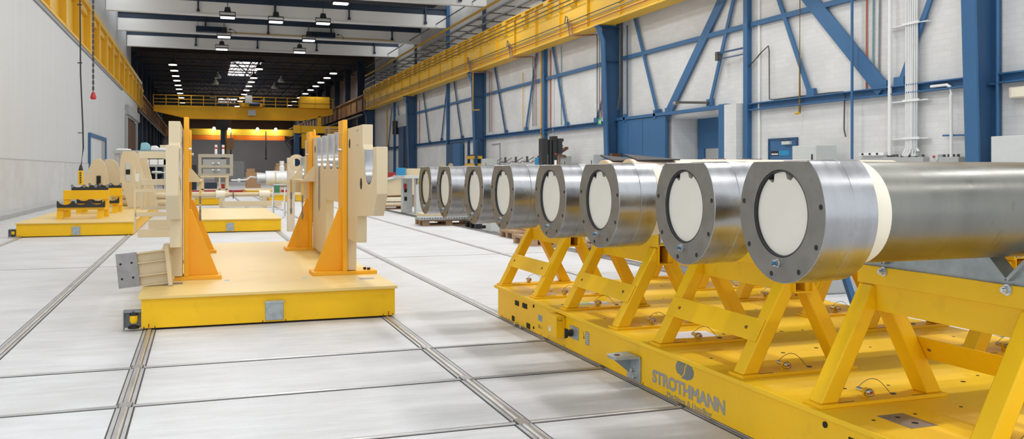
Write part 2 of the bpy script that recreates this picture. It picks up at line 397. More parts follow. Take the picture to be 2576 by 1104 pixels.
for (a, b, w, nm) in [((30.3,7.1),(28.45,3.24),.14,'thin, left of the gate'),((24.32,6.6),(27.73,3.24),.36,'broad, over the gate'),((23.65,6.5),(25.0,3.34),.14,'thin, over the gate'),((21.36,6.07),(19.97,3.24),.14,'thin, above the blue door'),
                   ((19.97,5.82),(17.3,3.2),.42,'broad, left of the white conduits'),((15.82,5.08),(16.75,3.24),.14,'behind the white conduits'),((32.2,5.4),(33.75,3.22),.13,'left of the exit-signed column'),
                   ((38.57,7.0),(36.9,3.2),.13,'right of the lift mast'),((40.65,6.95),(42.2,3.22),.13,'left of the yellow pipe'),((47.2,6.96),(45.3,3.2),.13,'right of the third column'),
                   ((57.3,7),(58.87,3.22),.13,'left of the far post'),((55.65,6.98),(53.8,3.2),.13,'above the open blue door leaf'),((64,6.9),(62.2,3.15),.13,'right of the roller door column'),((73,6.6),(71.8,3.2),.13,'above the roller door'),((75.4,6.6),(77,3.2),.13,'farthest')]:
    d = 1.35 if w > .3 or a[0] < 24 else 1.0
    A = Vector((15.5, b[0]+(a[0]-b[0])*d, b[1]+(a[1]-b[1])*d)); B = Vector((15.5, b[0], b[1]))
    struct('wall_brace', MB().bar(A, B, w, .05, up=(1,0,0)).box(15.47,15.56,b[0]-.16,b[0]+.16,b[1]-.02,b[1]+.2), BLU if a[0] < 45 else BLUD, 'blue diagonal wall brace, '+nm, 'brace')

# right crane girder
g = thing('crane_girder', 'yellow crane runway girder along the right wall', 'girder', (14.8, 50, 6.88))
box(14.62, 14.66, 8, 83, 6.95, 8.75).build('web_plate', YELC, g)
MB().box(14.56, 15.2, 8, 83, 6.88, 6.96).box(14.6, 14.64, 8,83,6.96,7.0).build('bottom_flange', YELC, g)
MB().box(14.5, 15.1, 8, 83, 8.72, 8.78).build('top_flange', YELC, g)
for k in range(26):
    y = 9.3+k*2.9
    box(14.52, 14.62, y-.03, y+.03, 6.96, 8.72).build('stiffener', YELC, g)
    MB().prism([(14.62,y+1.2,8.7),(14.46,y+1.2,8.7),(14.46,y+1.2,8.2),(14.62,y+1.2,7.9)], (0,.5,0)).build('bracket', YELC, g)
tag(box(14.75, 14.85, 8, 83, 8.78, 8.88).build('crane_rail', PIPED), 'dark crane rail on top of the right yellow girder', 'rail')
for k, z in enumerate((8.5, 8.3, 8.12)):
    tag(MB().cyl((14.44,8,z),(14.44,83,z),.022,8).build('conductor_bar', PIPED), ['topmost dark conductor bar along the right yellow girder','middle dark conductor bar along the right yellow girder','lowest dark conductor bar along the right yellow girder'][k], 'conductor bar')
for k, (z, m) in enumerate(((7.42, PIPED), (7.28, PIPEG), (7.1, PIPER))):
    nm = ['dark','grey','red brown'][k]
    o = MB(); o.tube([(14.5,8,z),(14.5,83,z)], .022)
    tag(o.build('service_pipe', m), nm+' service pipe along the foot of the right yellow girder', 'pipe')
    for q, (yb, nmy) in enumerate(((33.5,'left of the exit-signed column'), (41.0,'by the lift mast'), (48.0,'beside the third column'))):
        yy = yb-.22*k
        tag(MB().tube([(14.5,yb+1.2-.2*k,z),(14.45,yb+1.0-.2*k,z+.28),(14.45,yb+.8-.2*k,z+.2),(14.5,yb+.7-.2*k,6.84-.04*k),(15.4,yy,6.84-.04*k),(15.44,yy,6.7),(15.44,yy,3.4)], .02).build('drop_pipe', m), nm+' pipe dropping down the brick wall '+nmy, 'pipe')
# upper pipe bundle on brackets above the right girder
for k, (x, z, r, m, nm) in enumerate(((14.75,10.9,.035,PIPED,'thin dark'), (14.75,10.15,.075,PIPEY,'thick yellow'), (14.75,9.75,.07,PIPEG,'thick grey'), (14.75,9.3,.06,PIPEG,'lower grey'))):
    tag(MB().cyl((x,20,z),(x,84,z),r,12).build('overhead_pipe', m), nm+' pipe running high along the right wall above the girder', 'pipe')
for k in range(24):
    y = 30+k*2.2
    MBk = MB().bar((15.62,y,9.66),(14.6,y,9.66),.05,.05).bar((15.6,y,9.2),(14.6,y,9.2),.05,.05)
    tag(MBk.build('pipe_bracket', PIPED), 'dark steel bracket carrying the overhead pipes on the right wall', 'bracket', 'brackets of the overhead pipes')

# left crane girder
g = thing('crane_girder', 'yellow crane runway girder along the left wall with recessed panels', 'girder', (-4.9, 50, 6.56))
box(-5.0, -4.94, 8, 82.4, 6.6, 8.6).build('web_plate', YELC, g)
box(-5.1, -4.66, 8, 82.4, 8.5, 8.75).build('top_flange', YELC, g)
box(-5.1, -4.7, 8, 82.4, 6.56, 6.66).build('bottom_flange', YELC, g)
for k in range(20):
    y = 10+k*3.85
    box(-4.95, -4.68, y-.22, y+.22, 6.66, 8.5).build('stiffener', YELC, g)
    box(-4.95, -4.8, y+.22, y+3.63, 8.2, 8.5).build('lip', YELC, g)

# left wall door, wall shutter
d = thing('door_2', 'blue-framed white door leaf in the far part of the left wall', 'door', (XL, 48, .0)); d['kind'] = 'structure'
MB().box(XL-.02,XL+.06,44.4,44.7,0,2.95).box(XL-.02,XL+.08,51.4,51.75,0,2.95).box(XL-.02,XL+.07,44.4,51.7,2.78,2.95).build('door_frame', BLU, d)
box(XL-.02,XL+.02,44.7,49.8,0,2.78).build('door_leaf', WPANEL, d); box(XL-.02,XL+.03,49.8,51.4,0,2.78).build('door_side_panel', GREYD, d)
d = thing('roller_shutter', 'grey roller shutter with its long drum box beyond the left wall', 'shutter', (-4.7,70,0)); d['kind'] = 'structure'
MB().box(-4.85,-4.65,65.2,66.3,0,5.0).box(-4.85,-4.65,75.5,76.6,0,5).build('guide', GREYD, d)
box(-4.8,-4.5,65.4,76.6,5.0,5.7).build('drum_box', GREYD, d, bev=.05)
box(-4.82,-4.75,66.3,75.5,0,4.9).build('curtain', BRWN, d)

# pendant cable and chain hoist hanging from above (left)
d = thing('pendant_control', 'yellow crane pendant with black buttons hanging on a long cable', 'pendant', (-2.28,20,.94))
MB().tube([(-2.31,20,12.6),(-2.30,20,4.7),(-2.29,20,3.2),(-2.25,20,2.2),(-2.24,20,1.7),(-2.285,20,1.3)], .014).build('cable', PLAST, d)
MB().lathe((-2.285,20,1.24),[(.045,0),(.035,.05),(.018,.12)],n=12).build('cable_boot', PLAST, d)
box(-2.335,-2.235,19.95,20.05,.95,1.24).build('handset', YEL, d, bev=.012)
bt = MB()
for k in range(5): bt.cyl((-2.285,19.951,1.0+.048*k),(-2.285,19.935,1.0+.048*k),.017,10)
bt.build('button', PLAST, d)
MB().box(-2.34,-2.23,19.98,20.02,2.0,2.015).box(-2.345,-2.26,19.98,20.02,3.42,3.44).box(-2.35,-2.26,19.98,20.02,4.6,4.62).build('cable_clip', PLAST, d)
d = thing('hoist_chain', 'dark hoist chain with a red end piece hanging by the left wall', 'chain', (-2.26,22,2.86))
c = MB()
for k in range(150):
    z = 2.98+k*.065; a = .022 if k % 2 else .008; b = .008 if k % 2 else .022
    c.box(-2.262-a,-2.262+a,22-b,22+b,z,z+.085)
c.build('chain', PIPED, d)
MB().lathe((-2.26,22,2.84),[(.05,0),(.065,.04),(.045,.12),(.03,.16)],n=14).build('end_stop', REDM, d)

# roof lamps
lampXY = [(1.55,70.5),(7.25,70.3),(1.55,63.9),(7.2,63.7),(1.55,55.7),(4.4,56.4),(7.2,56.0),(1.6,48.6),(7.24,48.95)]
ln = ['left of the two at the hall mouth','right of the two at the hall mouth','left below the second beam','right below the second beam','left at the third beam','small, middle at the third beam','right at the third beam','at the top edge left of centre','at the top edge right of centre']
def make_lamp(x, y, label):
    t = thing('hall_lamp', label, 'lamp', (x,y,10.3), 'bright hall lamps under the white beams')
    box(x-.42,x+.42,y-.2,y+.2,10.36,10.46).build('housing', PLAST, t, bev=.03)
    box(x-.4,x+.4,y-.18,y+.18,10.28,10.36).build('diffuser', LAMP, t, bev=.03)
    MB().bar((x-.45,y,10.4),(x-.45,y,10.66),.05,.04).bar((x+.45,y,10.4),(x+.45,y,10.66),.05,.04).bar((x-.47,y,10.66),(x+.47,y,10.66),.05,.05).build('yoke', PLAST, t)
    MB().prism([(x-.2,y-.1,10.68),(x+.2,y-.1,10.68),(x+.14,y-.1,10.95),(x-.14,y-.1,10.95)],(0,.2,0)).build('driver_box', PLAST, t)
    MB().cyl((x,y,10.95),(x,y,12.7),.02,8).build('hanger_rod', PLAST, t)
    return t
lamp0 = make_lamp(lampXY[0][0], lampXY[0][1], 'bright hall lamp, '+ln[0])
for (x,y), n_ in list(zip(lampXY, ln))[1:]: dup(lamp0, (x,y,10.3), 'bright hall lamp, '+n_)
nearY = [41.5,34,26.5,19,11.5,4,-3.5]
for y in nearY:
    for x in (1.55, 7.2): dup(lamp0, (x,y,10.3), 'bright hall lamp above the near part of the hall')
def area(x, y, z, e, sx, sy, c=(1,.99,.985), rot=(0,0,0)):
    l = bpy.data.lights.new('hall_area_light', 'AREA'); l.shape = 'RECTANGLE'; l.size = sx; l.size_y = sy; l.energy = e; l.color = c
    o = bpy.data.objects.new('hall_area_light', l); COL.objects.link(o); o.location = (x,y,z); o.rotation_euler = rot; o['kind'] = 'helper'
    return o
LE = 590
for x, y in lampXY:
    if abs(x-4.4) > .2: area(x, y, 10.25, LE, .8, .36)
for y in nearY:
    for x in (1.55, 7.2): area(x, y, 10.25, LE, .8, .36)
    for x in (12.2,): area(x, y, 10.25, 500, .8, .36)  # fill row added on the right, without fixtures

# dark radiant heaters under the second beam
for k, (x, lab) in enumerate(((.75,'dark radiant heater hanging under the white beam, left one'), (8.15,'dark radiant heater hanging under the white beam, right one'))):
    t = thing('radiant_heater', lab, 'heater', (x,64.6,10.7), 'radiant heaters')
    MB().prism([(x-1.0,64.3,10.72),(x-1.0,64.95,10.72),(x-1.0,64.75,11.1),(x-1.0,64.5,11.1)],(2.0,0,0)).build('reflector', BRWN if 0 else NAVY, t)
    MB().tube([(x+1,64.6,10.95),(x+1.25,64.6,10.98),(x+1.45,64.6,10.95),(x+1.6,64.6,10.8),(x+1.6,64.6,10.68)],.02).cyl((x+1.15,64.6,10.97),(x+1.3,64.6,10.97),.06,8).build('gas_valve', PIPED, t)
    MB().cyl((x-.9,64.6,11.1),(x-.9,64.6,12.7),.015,6).cyl((x+.9,64.6,11.1),(x+.9,64.6,12.7),.015,6).build('hanger_rod', PIPED, t)
tag(MB().cyl((-.2,65.172,10.84),(13.6,65.172,10.84),.03,8).build('gas_pipe', PIPEY), 'thin yellowish gas pipe along the beam behind the heaters', 'pipe')

# ------------------------------------------------------------------ dark hall beyond
struct('wall_far', MB().box(-9,16.2,166,166.3,0,7.0), GWALL, 'grey end wall of the far hall', 'wall')
struct('wall_far_upper', MB().box(-9,16.2,166,166.3,7.0,13), BRWN, 'brown upper part of the far end wall', 'wall')
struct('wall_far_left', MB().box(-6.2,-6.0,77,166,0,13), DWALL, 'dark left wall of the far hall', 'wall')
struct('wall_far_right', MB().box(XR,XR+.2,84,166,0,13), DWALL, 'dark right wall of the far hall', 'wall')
struct('ceiling_far', box(-6.2,16,84,166,12.6,12.8), DROOF, 'brown roof of the far hall, darkened for its gloom', 'ceiling')
struct('trim_2', box(-6.2,16,83.9,84.1,11.6,12.9), DROOF, 'dark edge where the far hall roof begins', 'trim')
for k in range(13):
    y = 88+k*6
    tr = MB().box(-6,15.6,y-.06,y+.06,12.2,12.32).box(-6,15.6,y-.05,y+.05,11.2,11.3)
    for q in range(12):
        x = -6+q*1.8
        tr.bar((x,y,11.25),(x+.9,y,12.25),.08,.06).bar((x+.9,y,12.25),(x+1.8,y,11.25),.08,.06)
    struct('roof_truss', tr, NAVY, 'dark lattice roof truss number %d inside the far hall' % (k+1), 'truss')
for k in range(8):
    y = 90+k*8
    struct('hall_column', MB().box(14.95,15.6,y-.25,y+.25,0,12.4), NAVY, 'dark column number %d on the right of the far hall' % (k+1), 'column')
    struct('hall_column', MB().box(-6.0,-5.5,y-.25,y+.25,0,12.4), NAVY, 'dark column number %d on the left of the far hall' % (k+1), 'column')
    if k < 7: struct('wall_panel', box(15.4,15.59,y+.8,y+7,8.8,11.6), mat('dusty_panel_%d' % k, rgb(128,112,102), .8, var=.1), 'brownish upper wall panel number %d right of the far hall' % (k+1), 'panel')
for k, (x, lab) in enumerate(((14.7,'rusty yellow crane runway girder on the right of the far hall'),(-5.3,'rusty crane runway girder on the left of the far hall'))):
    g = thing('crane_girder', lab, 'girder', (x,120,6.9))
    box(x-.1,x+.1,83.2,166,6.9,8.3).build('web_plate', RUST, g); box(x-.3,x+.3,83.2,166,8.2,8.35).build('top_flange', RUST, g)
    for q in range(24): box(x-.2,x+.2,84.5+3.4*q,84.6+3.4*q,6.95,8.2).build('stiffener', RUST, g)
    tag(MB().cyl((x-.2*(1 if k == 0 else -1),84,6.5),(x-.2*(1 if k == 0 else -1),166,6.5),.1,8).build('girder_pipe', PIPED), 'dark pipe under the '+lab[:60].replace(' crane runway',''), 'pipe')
t = thing('roof_skylight', 'bright barred skylight in the far hall roof, nearer one', 'skylight', (4.2,104,12.3))
def skyl(t, x0, x1, y0, y1):
    ny = 4
    for i in range(ny):
        a = y0+(y1-y0)*i/ny; b = y0+(y1-y0)*(i+.85)/ny
        box(x0,x0+(x1-x0)*.62,a,b,12.52,12.58).build('pane', SKYL, t)
        box(x0+(x1-x0)*.68,x1,a,b,12.52,12.58).build('pane', SKYL, t)
    MB().box(x0-.2,x1+.2,y0-.2,y0,12.4,12.6).box(x0-.2,x1+.2,y1,y1+.2,12.4,12.6).bar((x0,y0,12.45),(x1,y1,12.45),.12,.1).build('frame', NAVY, t)
skyl(t, 3.1, 6.1, 95.5, 112)
t = thing('roof_skylight', 'smaller bright skylight deep in the far hall roof', 'skylight', (4,150,12.3)); skyl(t, 2.8, 5.6, 143, 156)
def bell(x, y, label, m=LAMP2, lit=True):
    t = thing('bell_lamp', label, 'lamp', (x,y,10.75), 'bell lamps of the far hall')
    MB().lathe((x,y,10.72),[(.36,0),(.34,.08),(.2,.3),(.09,.42),(.09,.6)],n=14).build('lamp_shade', PIPED if lit else GREYD, t)
    MB().cyl((x,y,10.66),(x,y,10.72),.35,14).build('diffuser', m, t)
    MB().cyl((x,y,11.3),(x,y,12.5),.02,6).build('hanger_rod', PIPED, t)
    return t
b0 = bell(-2.3, 85.5, 'lit bell lamp in the left row, first from the hall mouth')
ordn = ['first','second','third','fourth','fifth','sixth','seventh','eighth','ninth','tenth','eleventh','twelfth']
rows = [(-2.3,'left',[85.5,90.5,95.6,100.5,106,111,117,124,133,142]), (5.2,'middle',[86.5,95,99.5,104.5,110,116,122,128,138,146]), (12.3,'right',[88,92.5,97.5,102,107,112.5,119,126,133,141,150])]
for x, nm, ys in rows:
    for k, y in enumerate(ys):
        if nm == 'left' and k == 0: continue
        dup(b0, (x,y,10.75), 'lit bell lamp in the %s row, %s from the hall mouth' % (nm, ordn[k]))
u0 = bell(1.7, 96, 'unlit grey bell lamp left of the skylight, nearest of three', GREY, False); u0['group'] = 'unlit bell lamps'
for x, y, lab in ((1.6,103,'unlit grey bell lamp left of the skylight, middle of three'),(1.5,122,'unlit grey bell lamp left of the skylight, farthest of three'),(8.2,98,'unlit grey bell lamp right of the skylight, nearest of three'),(8.1,106,'unlit grey bell lamp right of the skylight, middle of three'),(8.0,124,'unlit grey bell lamp right of the skylight, farthest of three')):
    dup(u0, (x,y,10.75), lab)
for x in (-1.5, 5, 12): area(x, 91, 10.5, 700, 1, 1)
for y in (100, 125, 155):
    for x in (-1.5, 5, 12): area(x, y, 10.5, 330 if y < 150 else 1100, 1, 1)  # farthest row boosted to brighten the grey end wall

# overhead bridge cranes
t = thing('bridge_crane', 'yellow overhead bridge crane with railings spanning the far hall', 'crane', (4.6,101,7.2))
MB().prism([(-4.6,100.6,8.1),(14.0,100.6,8.1),(14.0,100.6,7.5),(10.6,100.6,6.75),(-1.2,100.6,6.75),(-4.6,100.6,7.5)],(0,.7,0)).build('main_beam', YELB, t)
MB().prism([(-4.6,100.3,7.55),(-1.2,100.3,6.8),(10.6,100.3,6.8),(14,100.3,7.55),(14,100.3,7.45),(10.6,100.3,6.68),(-1.2,100.3,6.68),(-4.6,100.3,7.45)],(0,.3,0)).build('lower_flange', YELB, t)
r_ = MB()
for z in (8.4,8.75,9.15): r_.bar((-4.6,100.4,z),(14,100.4,z),.06,.05)
for k in range(16): r_.bar((-4.6+k*1.24,100.4,8.1),(-4.6+k*1.24,100.4,9.18),.07,.06)
r_.build('railing', YELB, t)
box(10.4,13.6,100.2,100.9,8.1,9.35).build('electrics_cabinet', YELB, t); MB().box(12.0,12.02,100.17,100.2,8.1,9.35).box(10.4,13.6,100.18,100.2,8.6,8.63).build('cabinet_seam', RUST, t)
box(4.2,6.4,100.1,101.5,8.1,8.5).build('trolley', YELB, t); box(4.6,5.3,100.0,100.3,8.5,9.3).build('trolley_cabinet', GREY, t); MB().cyl((5.0,99.9,8.35),(6.1,99.9,8.35),.2,12).build('hoist_motor', NAVY, t)
box(4.9,5.7,100.25,100.3,7.15,7.75).build('rating_plate', GREY, t)
box(12.3,12.7,100.3,100.6,6.0,7.3).build('end_post', YELB, t)
t = thing('bridge_crane', 'far yellow and orange crane bridge low at the end of the hall', 'crane', (4,142,6.6))
box(-4,13.6,142,142.8,6.55,7.5).build('main_beam', YELC, t); box(-4,12.4,142.0,142.8,5.85,6.5).build('lower_beam', ORB, t)
for x in (2.0,4.2,8.3,11.0):
    pl_ = bpy.data.lights.new('spot_light','POINT'); pl_.energy = 700; pl_.shadow_soft_size = .2; po = bpy.data.objects.new('spot_light', pl_); COL.objects.link(po); po.location = (x,140.6,7.4); po['kind'] = 'helper'
for k, x in enumerate((2.0,4.2,8.3,11.0)):
    tag(MB().lathe((x,141.5,7.4),[(.22,0),(.22,.22),(.08,.36)],n=12).build('spot_lamp', LAMP2), ['first','second','third','fourth'][k]+' round spot lamp from the left over the far crane bridge', 'lamp', 'spot lamps over the far crane bridge')
for k, x in enumerate((3.1,4.4,9.5)):
    tag(MB().cyl((x,141,3.2),(x,141,7.2),.1,8).lathe((x,141,2.9),[(.14,0),(.2,.2),(.1,.4)],n=10).build('hanging_hoist', PIPED), ['left','middle','right'][k]+' dark hoist line hanging before the grey end wall', 'hoist')
t = thing('machine_tower', 'tall dark blue machine column in the far hall', 'machine', (2.7,110,0))
box(2.3,2.8,109.6,110.6,0,6.4).build('column', BLUD, t); box(2.8,3.0,109.8,110.4,0,6.2).build('side_column', YELB, t)
box(1.8,3.1,109.4,110.8,6.0,7.2).build('head', PLAST, t); box(3.1,3.5,109.5,110.2,6.2,7.3).build('head_cabinet', BRWN, t)
box(2.95,3.7,109.2,109.6,3.7,5.0).build('light_panel', CARD, t)
t = thing('gantry_machine', 'yellow gantry beam on a blue leg at the right of the far hall', 'machine', (11,98,0))
box(9.55,14.6,97.6,98.4,5.25,6.0).build('beam', YELB, t); box(9.5,10.1,97.4,98.6,5.2,6.05).build('head', YELB, t); box(9.55,10.05,97.6,98.4,0,5.2).build('leg', BLUD, t); box(10.3,11.2,97.7,98.3,3.6,5.2).build('side_box', YELB, t)

# ------------------------------------------------------------------ floor rails
JOINT = mat('floor_joint', rgb(72,68,64), .9, var=.3, scale=12)
RAILC = mat('worn_rail_steel', rgb(182,180,178), .32, metal=.6, var=.16, scale=3)
RAILS = mat('rail_side_steel', rgb(176,177,178), .45, metal=.3, var=.1, scale=5)
def rail(p, q, w, wb, label, cross):
    t = thing('floor_rail', label, 'rail', ((p[0]+q[0])/2,(p[1]+q[1])/2,0), 'rails set in the floor')
    along_y = abs(q[1]-p[1]) > abs(q[0]-p[0])
    def strip(c0, c1, z0, z1, mb):
        if along_y: mb.box(p[0]+c0,p[0]+c1,p[1],q[1],z0,z1)
        else: mb.box(p[0],q[0],p[1]+c0,p[1]+c1,z0,z1)
        return mb
    m = MB(); strip(-w/2-.003,-w/2+.005,-.01,.002,m); strip(w/2-.005,w/2+.003,-.01,.002,m); strip(-wb/2-.003,-wb/2,-.01,.002,m); strip(wb/2,wb/2+.003,-.01,.002,m)
    m.build('joint', JOINT, t)
    m = MB(); strip(-w/2+.005,-wb/2-.004,-.01,.004,m); strip(wb/2+.004,w/2-.005,-.01,.004,m); m.build('side_strip', RAILS, t)
    n = 10; loops = []
    for e in (p, q):
        l = []
        for k in range(n+1):
            a = math.pi*k/n; c = math.cos(a)*wb/2; z = .002+math.sin(a)*wb*.3
            l.append((e[0]+c,e[1],z) if along_y else (e[0],e[1]+c,z))
        loops.append(l)
    MB().hexa(*loops).build('rail_bar', RAILC, t)
    if cross:
        for c in cross:
            box(c-.03,c+.03,p[1]-.045,p[1]+.045,-.01,.0125).build('crossing_piece', RAILC, t)
            MB().box(c-.036,c-.03,p[1]-.03,p[1]+.03,-.01,.0118).box(c+.03,c+.036,p[1]-.03,p[1]+.03,-.01,.0118).build('crossing_joint', PIPED, t)
    return t
LX = [-3.14,-1.29,-.372,1.502,2.43,4.275]
for x, lab in zip(LX, ('farthest left floor rail, under the left side of the far left cart','floor rail running to the right side of the far left cart','floor rail under the left side of the front cart','floor rail under the right side of the front cart',
                   'floor rail under the near side of the pipe cart','floor rail under the far side of the pipe cart')):
    rail((x,-3,0),(x,60,0),.092,.036,lab,None)
for y, lab in zip((4.144,5.125,6.1),('nearest of the three cross rails','middle of the three cross rails','farthest of the three cross rails, next to the front cart')):
    rail((-4.55,y,0),(12,y,0),.05,.024,lab,LX)
struct('trim_3', box(-4.55,XR,12.62,12.635,-.01,.0012), DARK, 'thin dark expansion joint across the floor behind the front cart', 'joint')
dr = MB().box(5.38,5.42,8,60,-.01,.002).box(5.6,5.64,8,60,-.01,.002)
for k in range(520): dr.box(5.42,5.6,8+k*.1,8.05+k*.1,-.01,.002)
struct('trim_4', dr, PIPED, 'dark grated channel in the floor right of the rails', 'drain')

# ------------------------------------------------------------------ transfer carts
def cart(x0, y0, L, label, deckm=YELP, W=2.0, loc_z=0, sens=True, seam=True):
    t = thing('transfer_cart', label, 'cart', (x0+W/2, y0, 0))
    box(x0,x0+W,y0,y0+L,.016,.247).build('body', YEL, t, bev=.004)
    box(x0-.022,x0+W+.016,y0-.03,y0+L+.02,.247,.27).build('deck_plate', deckm, t, bev=.002)
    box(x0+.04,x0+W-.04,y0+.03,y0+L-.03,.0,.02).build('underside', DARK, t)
    cx = x0+1.0*W/2+.004
    tp = box(cx-.072,cx+.072,y0-.012,y0,.03,.187).build('tow_plate', GALV, t, bev=.003)
    MB().box(cx-.075,cx+.075,y0-.026,y0-.012,.172,.19).box(cx-.066,cx-.056,y0-.02,y0-.012,.06,.15).box(cx+.056,cx+.066,y0-.02,y0-.012,.06,.15).build('tow_lip', GALV, tp)
    b = MB()
    for dx, z in ((-.03,.092),(.03,.092),(0,.06)): b.cyl((cx+dx,y0-.012,z),(cx+dx,y0-.02,z),.013,12)
    b.build('bolt', GALV, tp)
    ar = MB()
    for x in (x0+.055, x0+W-.055): ar.prism([(x-.007,y0-.001,.036),(x+.007,y0-.001,.036),(x,y0-.001,.018)],(0,-.001,0)).prism([(x-.002,y0-.001,.036),(x+.002,y0-.001,.036),(x+.002,y0-.001,.05),(x-.002,y0-.001,.05)],(0,-.001,0)).prism([(x-.006,y0-.001,.05),(x+.006,y0-.001,.05),(x,y0-.001,.042)],(0,-.001,0))
    ar.build('red_arrow', REDM, t)
    mk = MB()
    for x in (x0+.02,x0+.1,x0+W-.02,x0+W-.1,cx-.09,cx+.09): mk.box(x-.004,x+.004,y0-.0012,y0,.017,.032)
    mk.build('wheel_mark', RUST, t)
    if sens:
        s = MB().box(x0-.13,x0,y0+.06,y0+.075,.02,.16).box(x0-.13,x0-.122,y0+.0,y0+.07,.01,.15).box(x0-.12,x0,y0-.0,y0+.07,.145,.16).build('scanner_bracket', PIPEG, t)
        MB().lathe((x0-.055,y0+.02,.06),[(.022,0),(.03,.02),(.03,.06)],n=14).build('scanner_body', YEL, s)
        MB().lathe((x0-.055,y0+.02,.02),[(.04,0),(.045,.01),(.03,.02)],n=16).lathe((x0-.055,y0+.02,.12),[(.028,0),(.03,.02),(.02,.035)],n=14).build('scanner_head', PLAST, s)
    return t
c1 = cart(-.432, 7.5, 5.1, 'yellow transfer cart in front, carrying orange stands and beige weldments')
MB().box(-.30,-.14,8.17,8.30,.2695,.2715).box(1.36,1.49,8.0,8.12,.2695,.2715).build('inlay_plate', BARE, c1)
MB().box(.205,.25,8.28,8.36,.2695,.2708).box(.88,.92,8.25,8.33,.2695,.2708).build('blue_tape', TAPE, c1)
cart(-3.21, 18.6, 5.6, 'yellow transfer cart by the left wall with two small saddle stands')
cart(-3.21, 24.65, 5.0, 'yellow transfer cart behind the saddle stands, carrying tall beige plates', sens=False)
cart(-.43, 18.8, 5.4, 'empty yellow transfer cart in the middle behind the front cart', sens=False)
cart(-1.35, 33.5, 3.4, 'small yellow cart under the grey press frame', sens=False)
cart(2.15, 45, 4.5, 'farthest small yellow cart by the bright tank', W=1.6, sens=False)
cart(2.6, 36.5, 3.5, 'yellow cart under the bright metal tank', W=1.9, sens=False)

# the pipe cart on the right
CX0, CX1, CY0, CY1 = 2.40, 4.42, 1.8, 7.22
pc = thing('transfer_cart', 'long yellow transfer cart on the right under the steel pipes', 'cart', (3.41,4.5,0))
box(CX0,CX1,CY0,CY1,.016,.247).build('body', YEL, pc, bev=.004)
box(CX0-.025,CX1+.025,CY0-.03,CY1+.03,.247,.27).build('deck_plate', YELD, pc, bev=.002)
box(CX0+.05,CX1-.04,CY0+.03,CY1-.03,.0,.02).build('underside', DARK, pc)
hl = MB(); random.seed(3)
for y0 in (2.1,2.85,3.25,4.05,4.6,5.4,6.0,6.75):
    for x in (2.52,2.7,2.95,3.18,3.33,3.5,3.72,3.95,4.2):
        yy = y0+random.uniform(-.05,.05); xx = x+random.uniform(-.03,.03); r = random.choice((.008,.008,.012))
        if any(abs(yy-q) < .13 for q in (2.31,3.1,3.66,4.45,5.03,5.80,6.42,7.2)) and not 3.1 < xx < 3.75: continue
        hl.cyl((xx,yy,.268),(xx,yy,.2706),r,12)
hl.build('deck_hole', DARK, pc)
il = box(2.545,2.675,2.69,2.875,.268,.2712).build('inlay_plate', BARE, pc)
MB().cyl((2.61,2.83,.27),(2.61,2.83,.2718),.011,14).cyl((2.615,2.745,.27),(2.615,2.745,.2718),.013,14).build('inlay_hole', DARK, il)
ap = MB()
for (ya, yb, za, zb) in ((6.69,6.775,.166,.204),(6.5,6.6,.17,.208),(6.795,6.85,.028,.068),(6.435,6.505,.026,.066)): ap.box(2.395,2.4008,ya,yb,za,zb)
ap.build('lifting_opening', DARK, pc, bev=0)
MB().cyl((2.395,6.354,.215),(2.4012,6.354,.215),.012,14).cyl((2.395,6.354,.051),(2.4012,6.354,.051),.01,14).cyl((2.395,3.0,.216),(2.4012,3.0,.216),.013,16).box(2.396,2.4012,2.72,2.86,.15,.206).build('side_hole', DARK, pc)
MB().cyl((2.4,6.72,.02),(2.37,6.72,.022),.014,12).cyl((2.4,6.58,.02),(2.37,6.58,.022),.014,12).build('bolt', CHROME, pc)
lb = MB().box(2.3985,2.4006,6.172,6.268,.121,.17).build('type_plate', GREYD, pc)
lm = MB()
for k in range(5): lm.box(2.3982,2.3986,6.185,6.255,.128+k*.008,.131+k*.008)
lm.build('type_plate_print', PIPED, lb)
box(2.3988,2.4005,6.17,6.268,.064,.098).build('load_sticker', YELC, pc)
text('load_text', '22 t', INK, pc, (2.3985,6.258,.07), .03, SIDE_X, sx=1.25)
bx = box(2.33,2.40,5.73,5.89,.087,.239).build('control_box', YEL, pc, bev=.003)
MB().cyl((2.331,5.845,.135),(2.326,5.845,.135),.02,20).build('dial', WHITE, bx); MB().cyl((2.327,5.845,.135),(2.3255,5.845,.135),.003,8).bar((2.3256,5.845,.135),(2.3256,5.838,.15),.002,.002).build('dial_needle', INK, bx)
MB().cyl((2.4,5.722,.225),(2.385,5.722,.225),.007,8).cyl((2.4,5.722,.1),(2.385,5.722,.1),.007,8).build('screw', CHROME, bx)
MB().tube([(2.34,5.7292,.222),(2.34,5.7292,.202),(2.347,5.7292,.203)],.0012,5).tube([(2.351,5.7292,.21),(2.356,5.7292,.203),(2.36,5.7292,.21),(2.364,5.7292,.203)],.0012,5).tube([(2.368,5.7292,.222),(2.368,5.7292,.203),(2.373,5.7292,.207),(2.377,5.7292,.203)],.0012,5).build('handwriting', INK, bx)
sp = box(2.394,2.4,5.50,5.645,.104,.191).build('switch_plate', GALV, pc, bev=.004)
MB().cyl((2.394,5.6,.142),(2.372,5.6,.142),.024,18).cyl((2.372,5.6,.142),(2.345,5.6,.142),.02,18).prism([(2.34,5.592,.108),(2.34,5.592,.176),(2.36,5.592,.17),(2.36,5.592,.114)],(0,.016,0)).build('rotary_switch', PLAST, sp)
MB().cyl((2.3985,5.415,.142),(2.4005,5.415,.142),.009,12).bar((2.3992,5.415,.15),(2.3992,5.425,.18),.0012,.003).build('keyhole_mark', RUST, pc)
l2 = box(2.3985,2.4006,5.33,5.39,.103,.19).build('info_plate', PIPEG, pc)
lm = MB()
for k in range(6): lm.box(2.3982,2.3986,5.336,5.384,.11+k*.0135,.116+k*.0135)
lm.build('info_plate_print', GREY, l2)
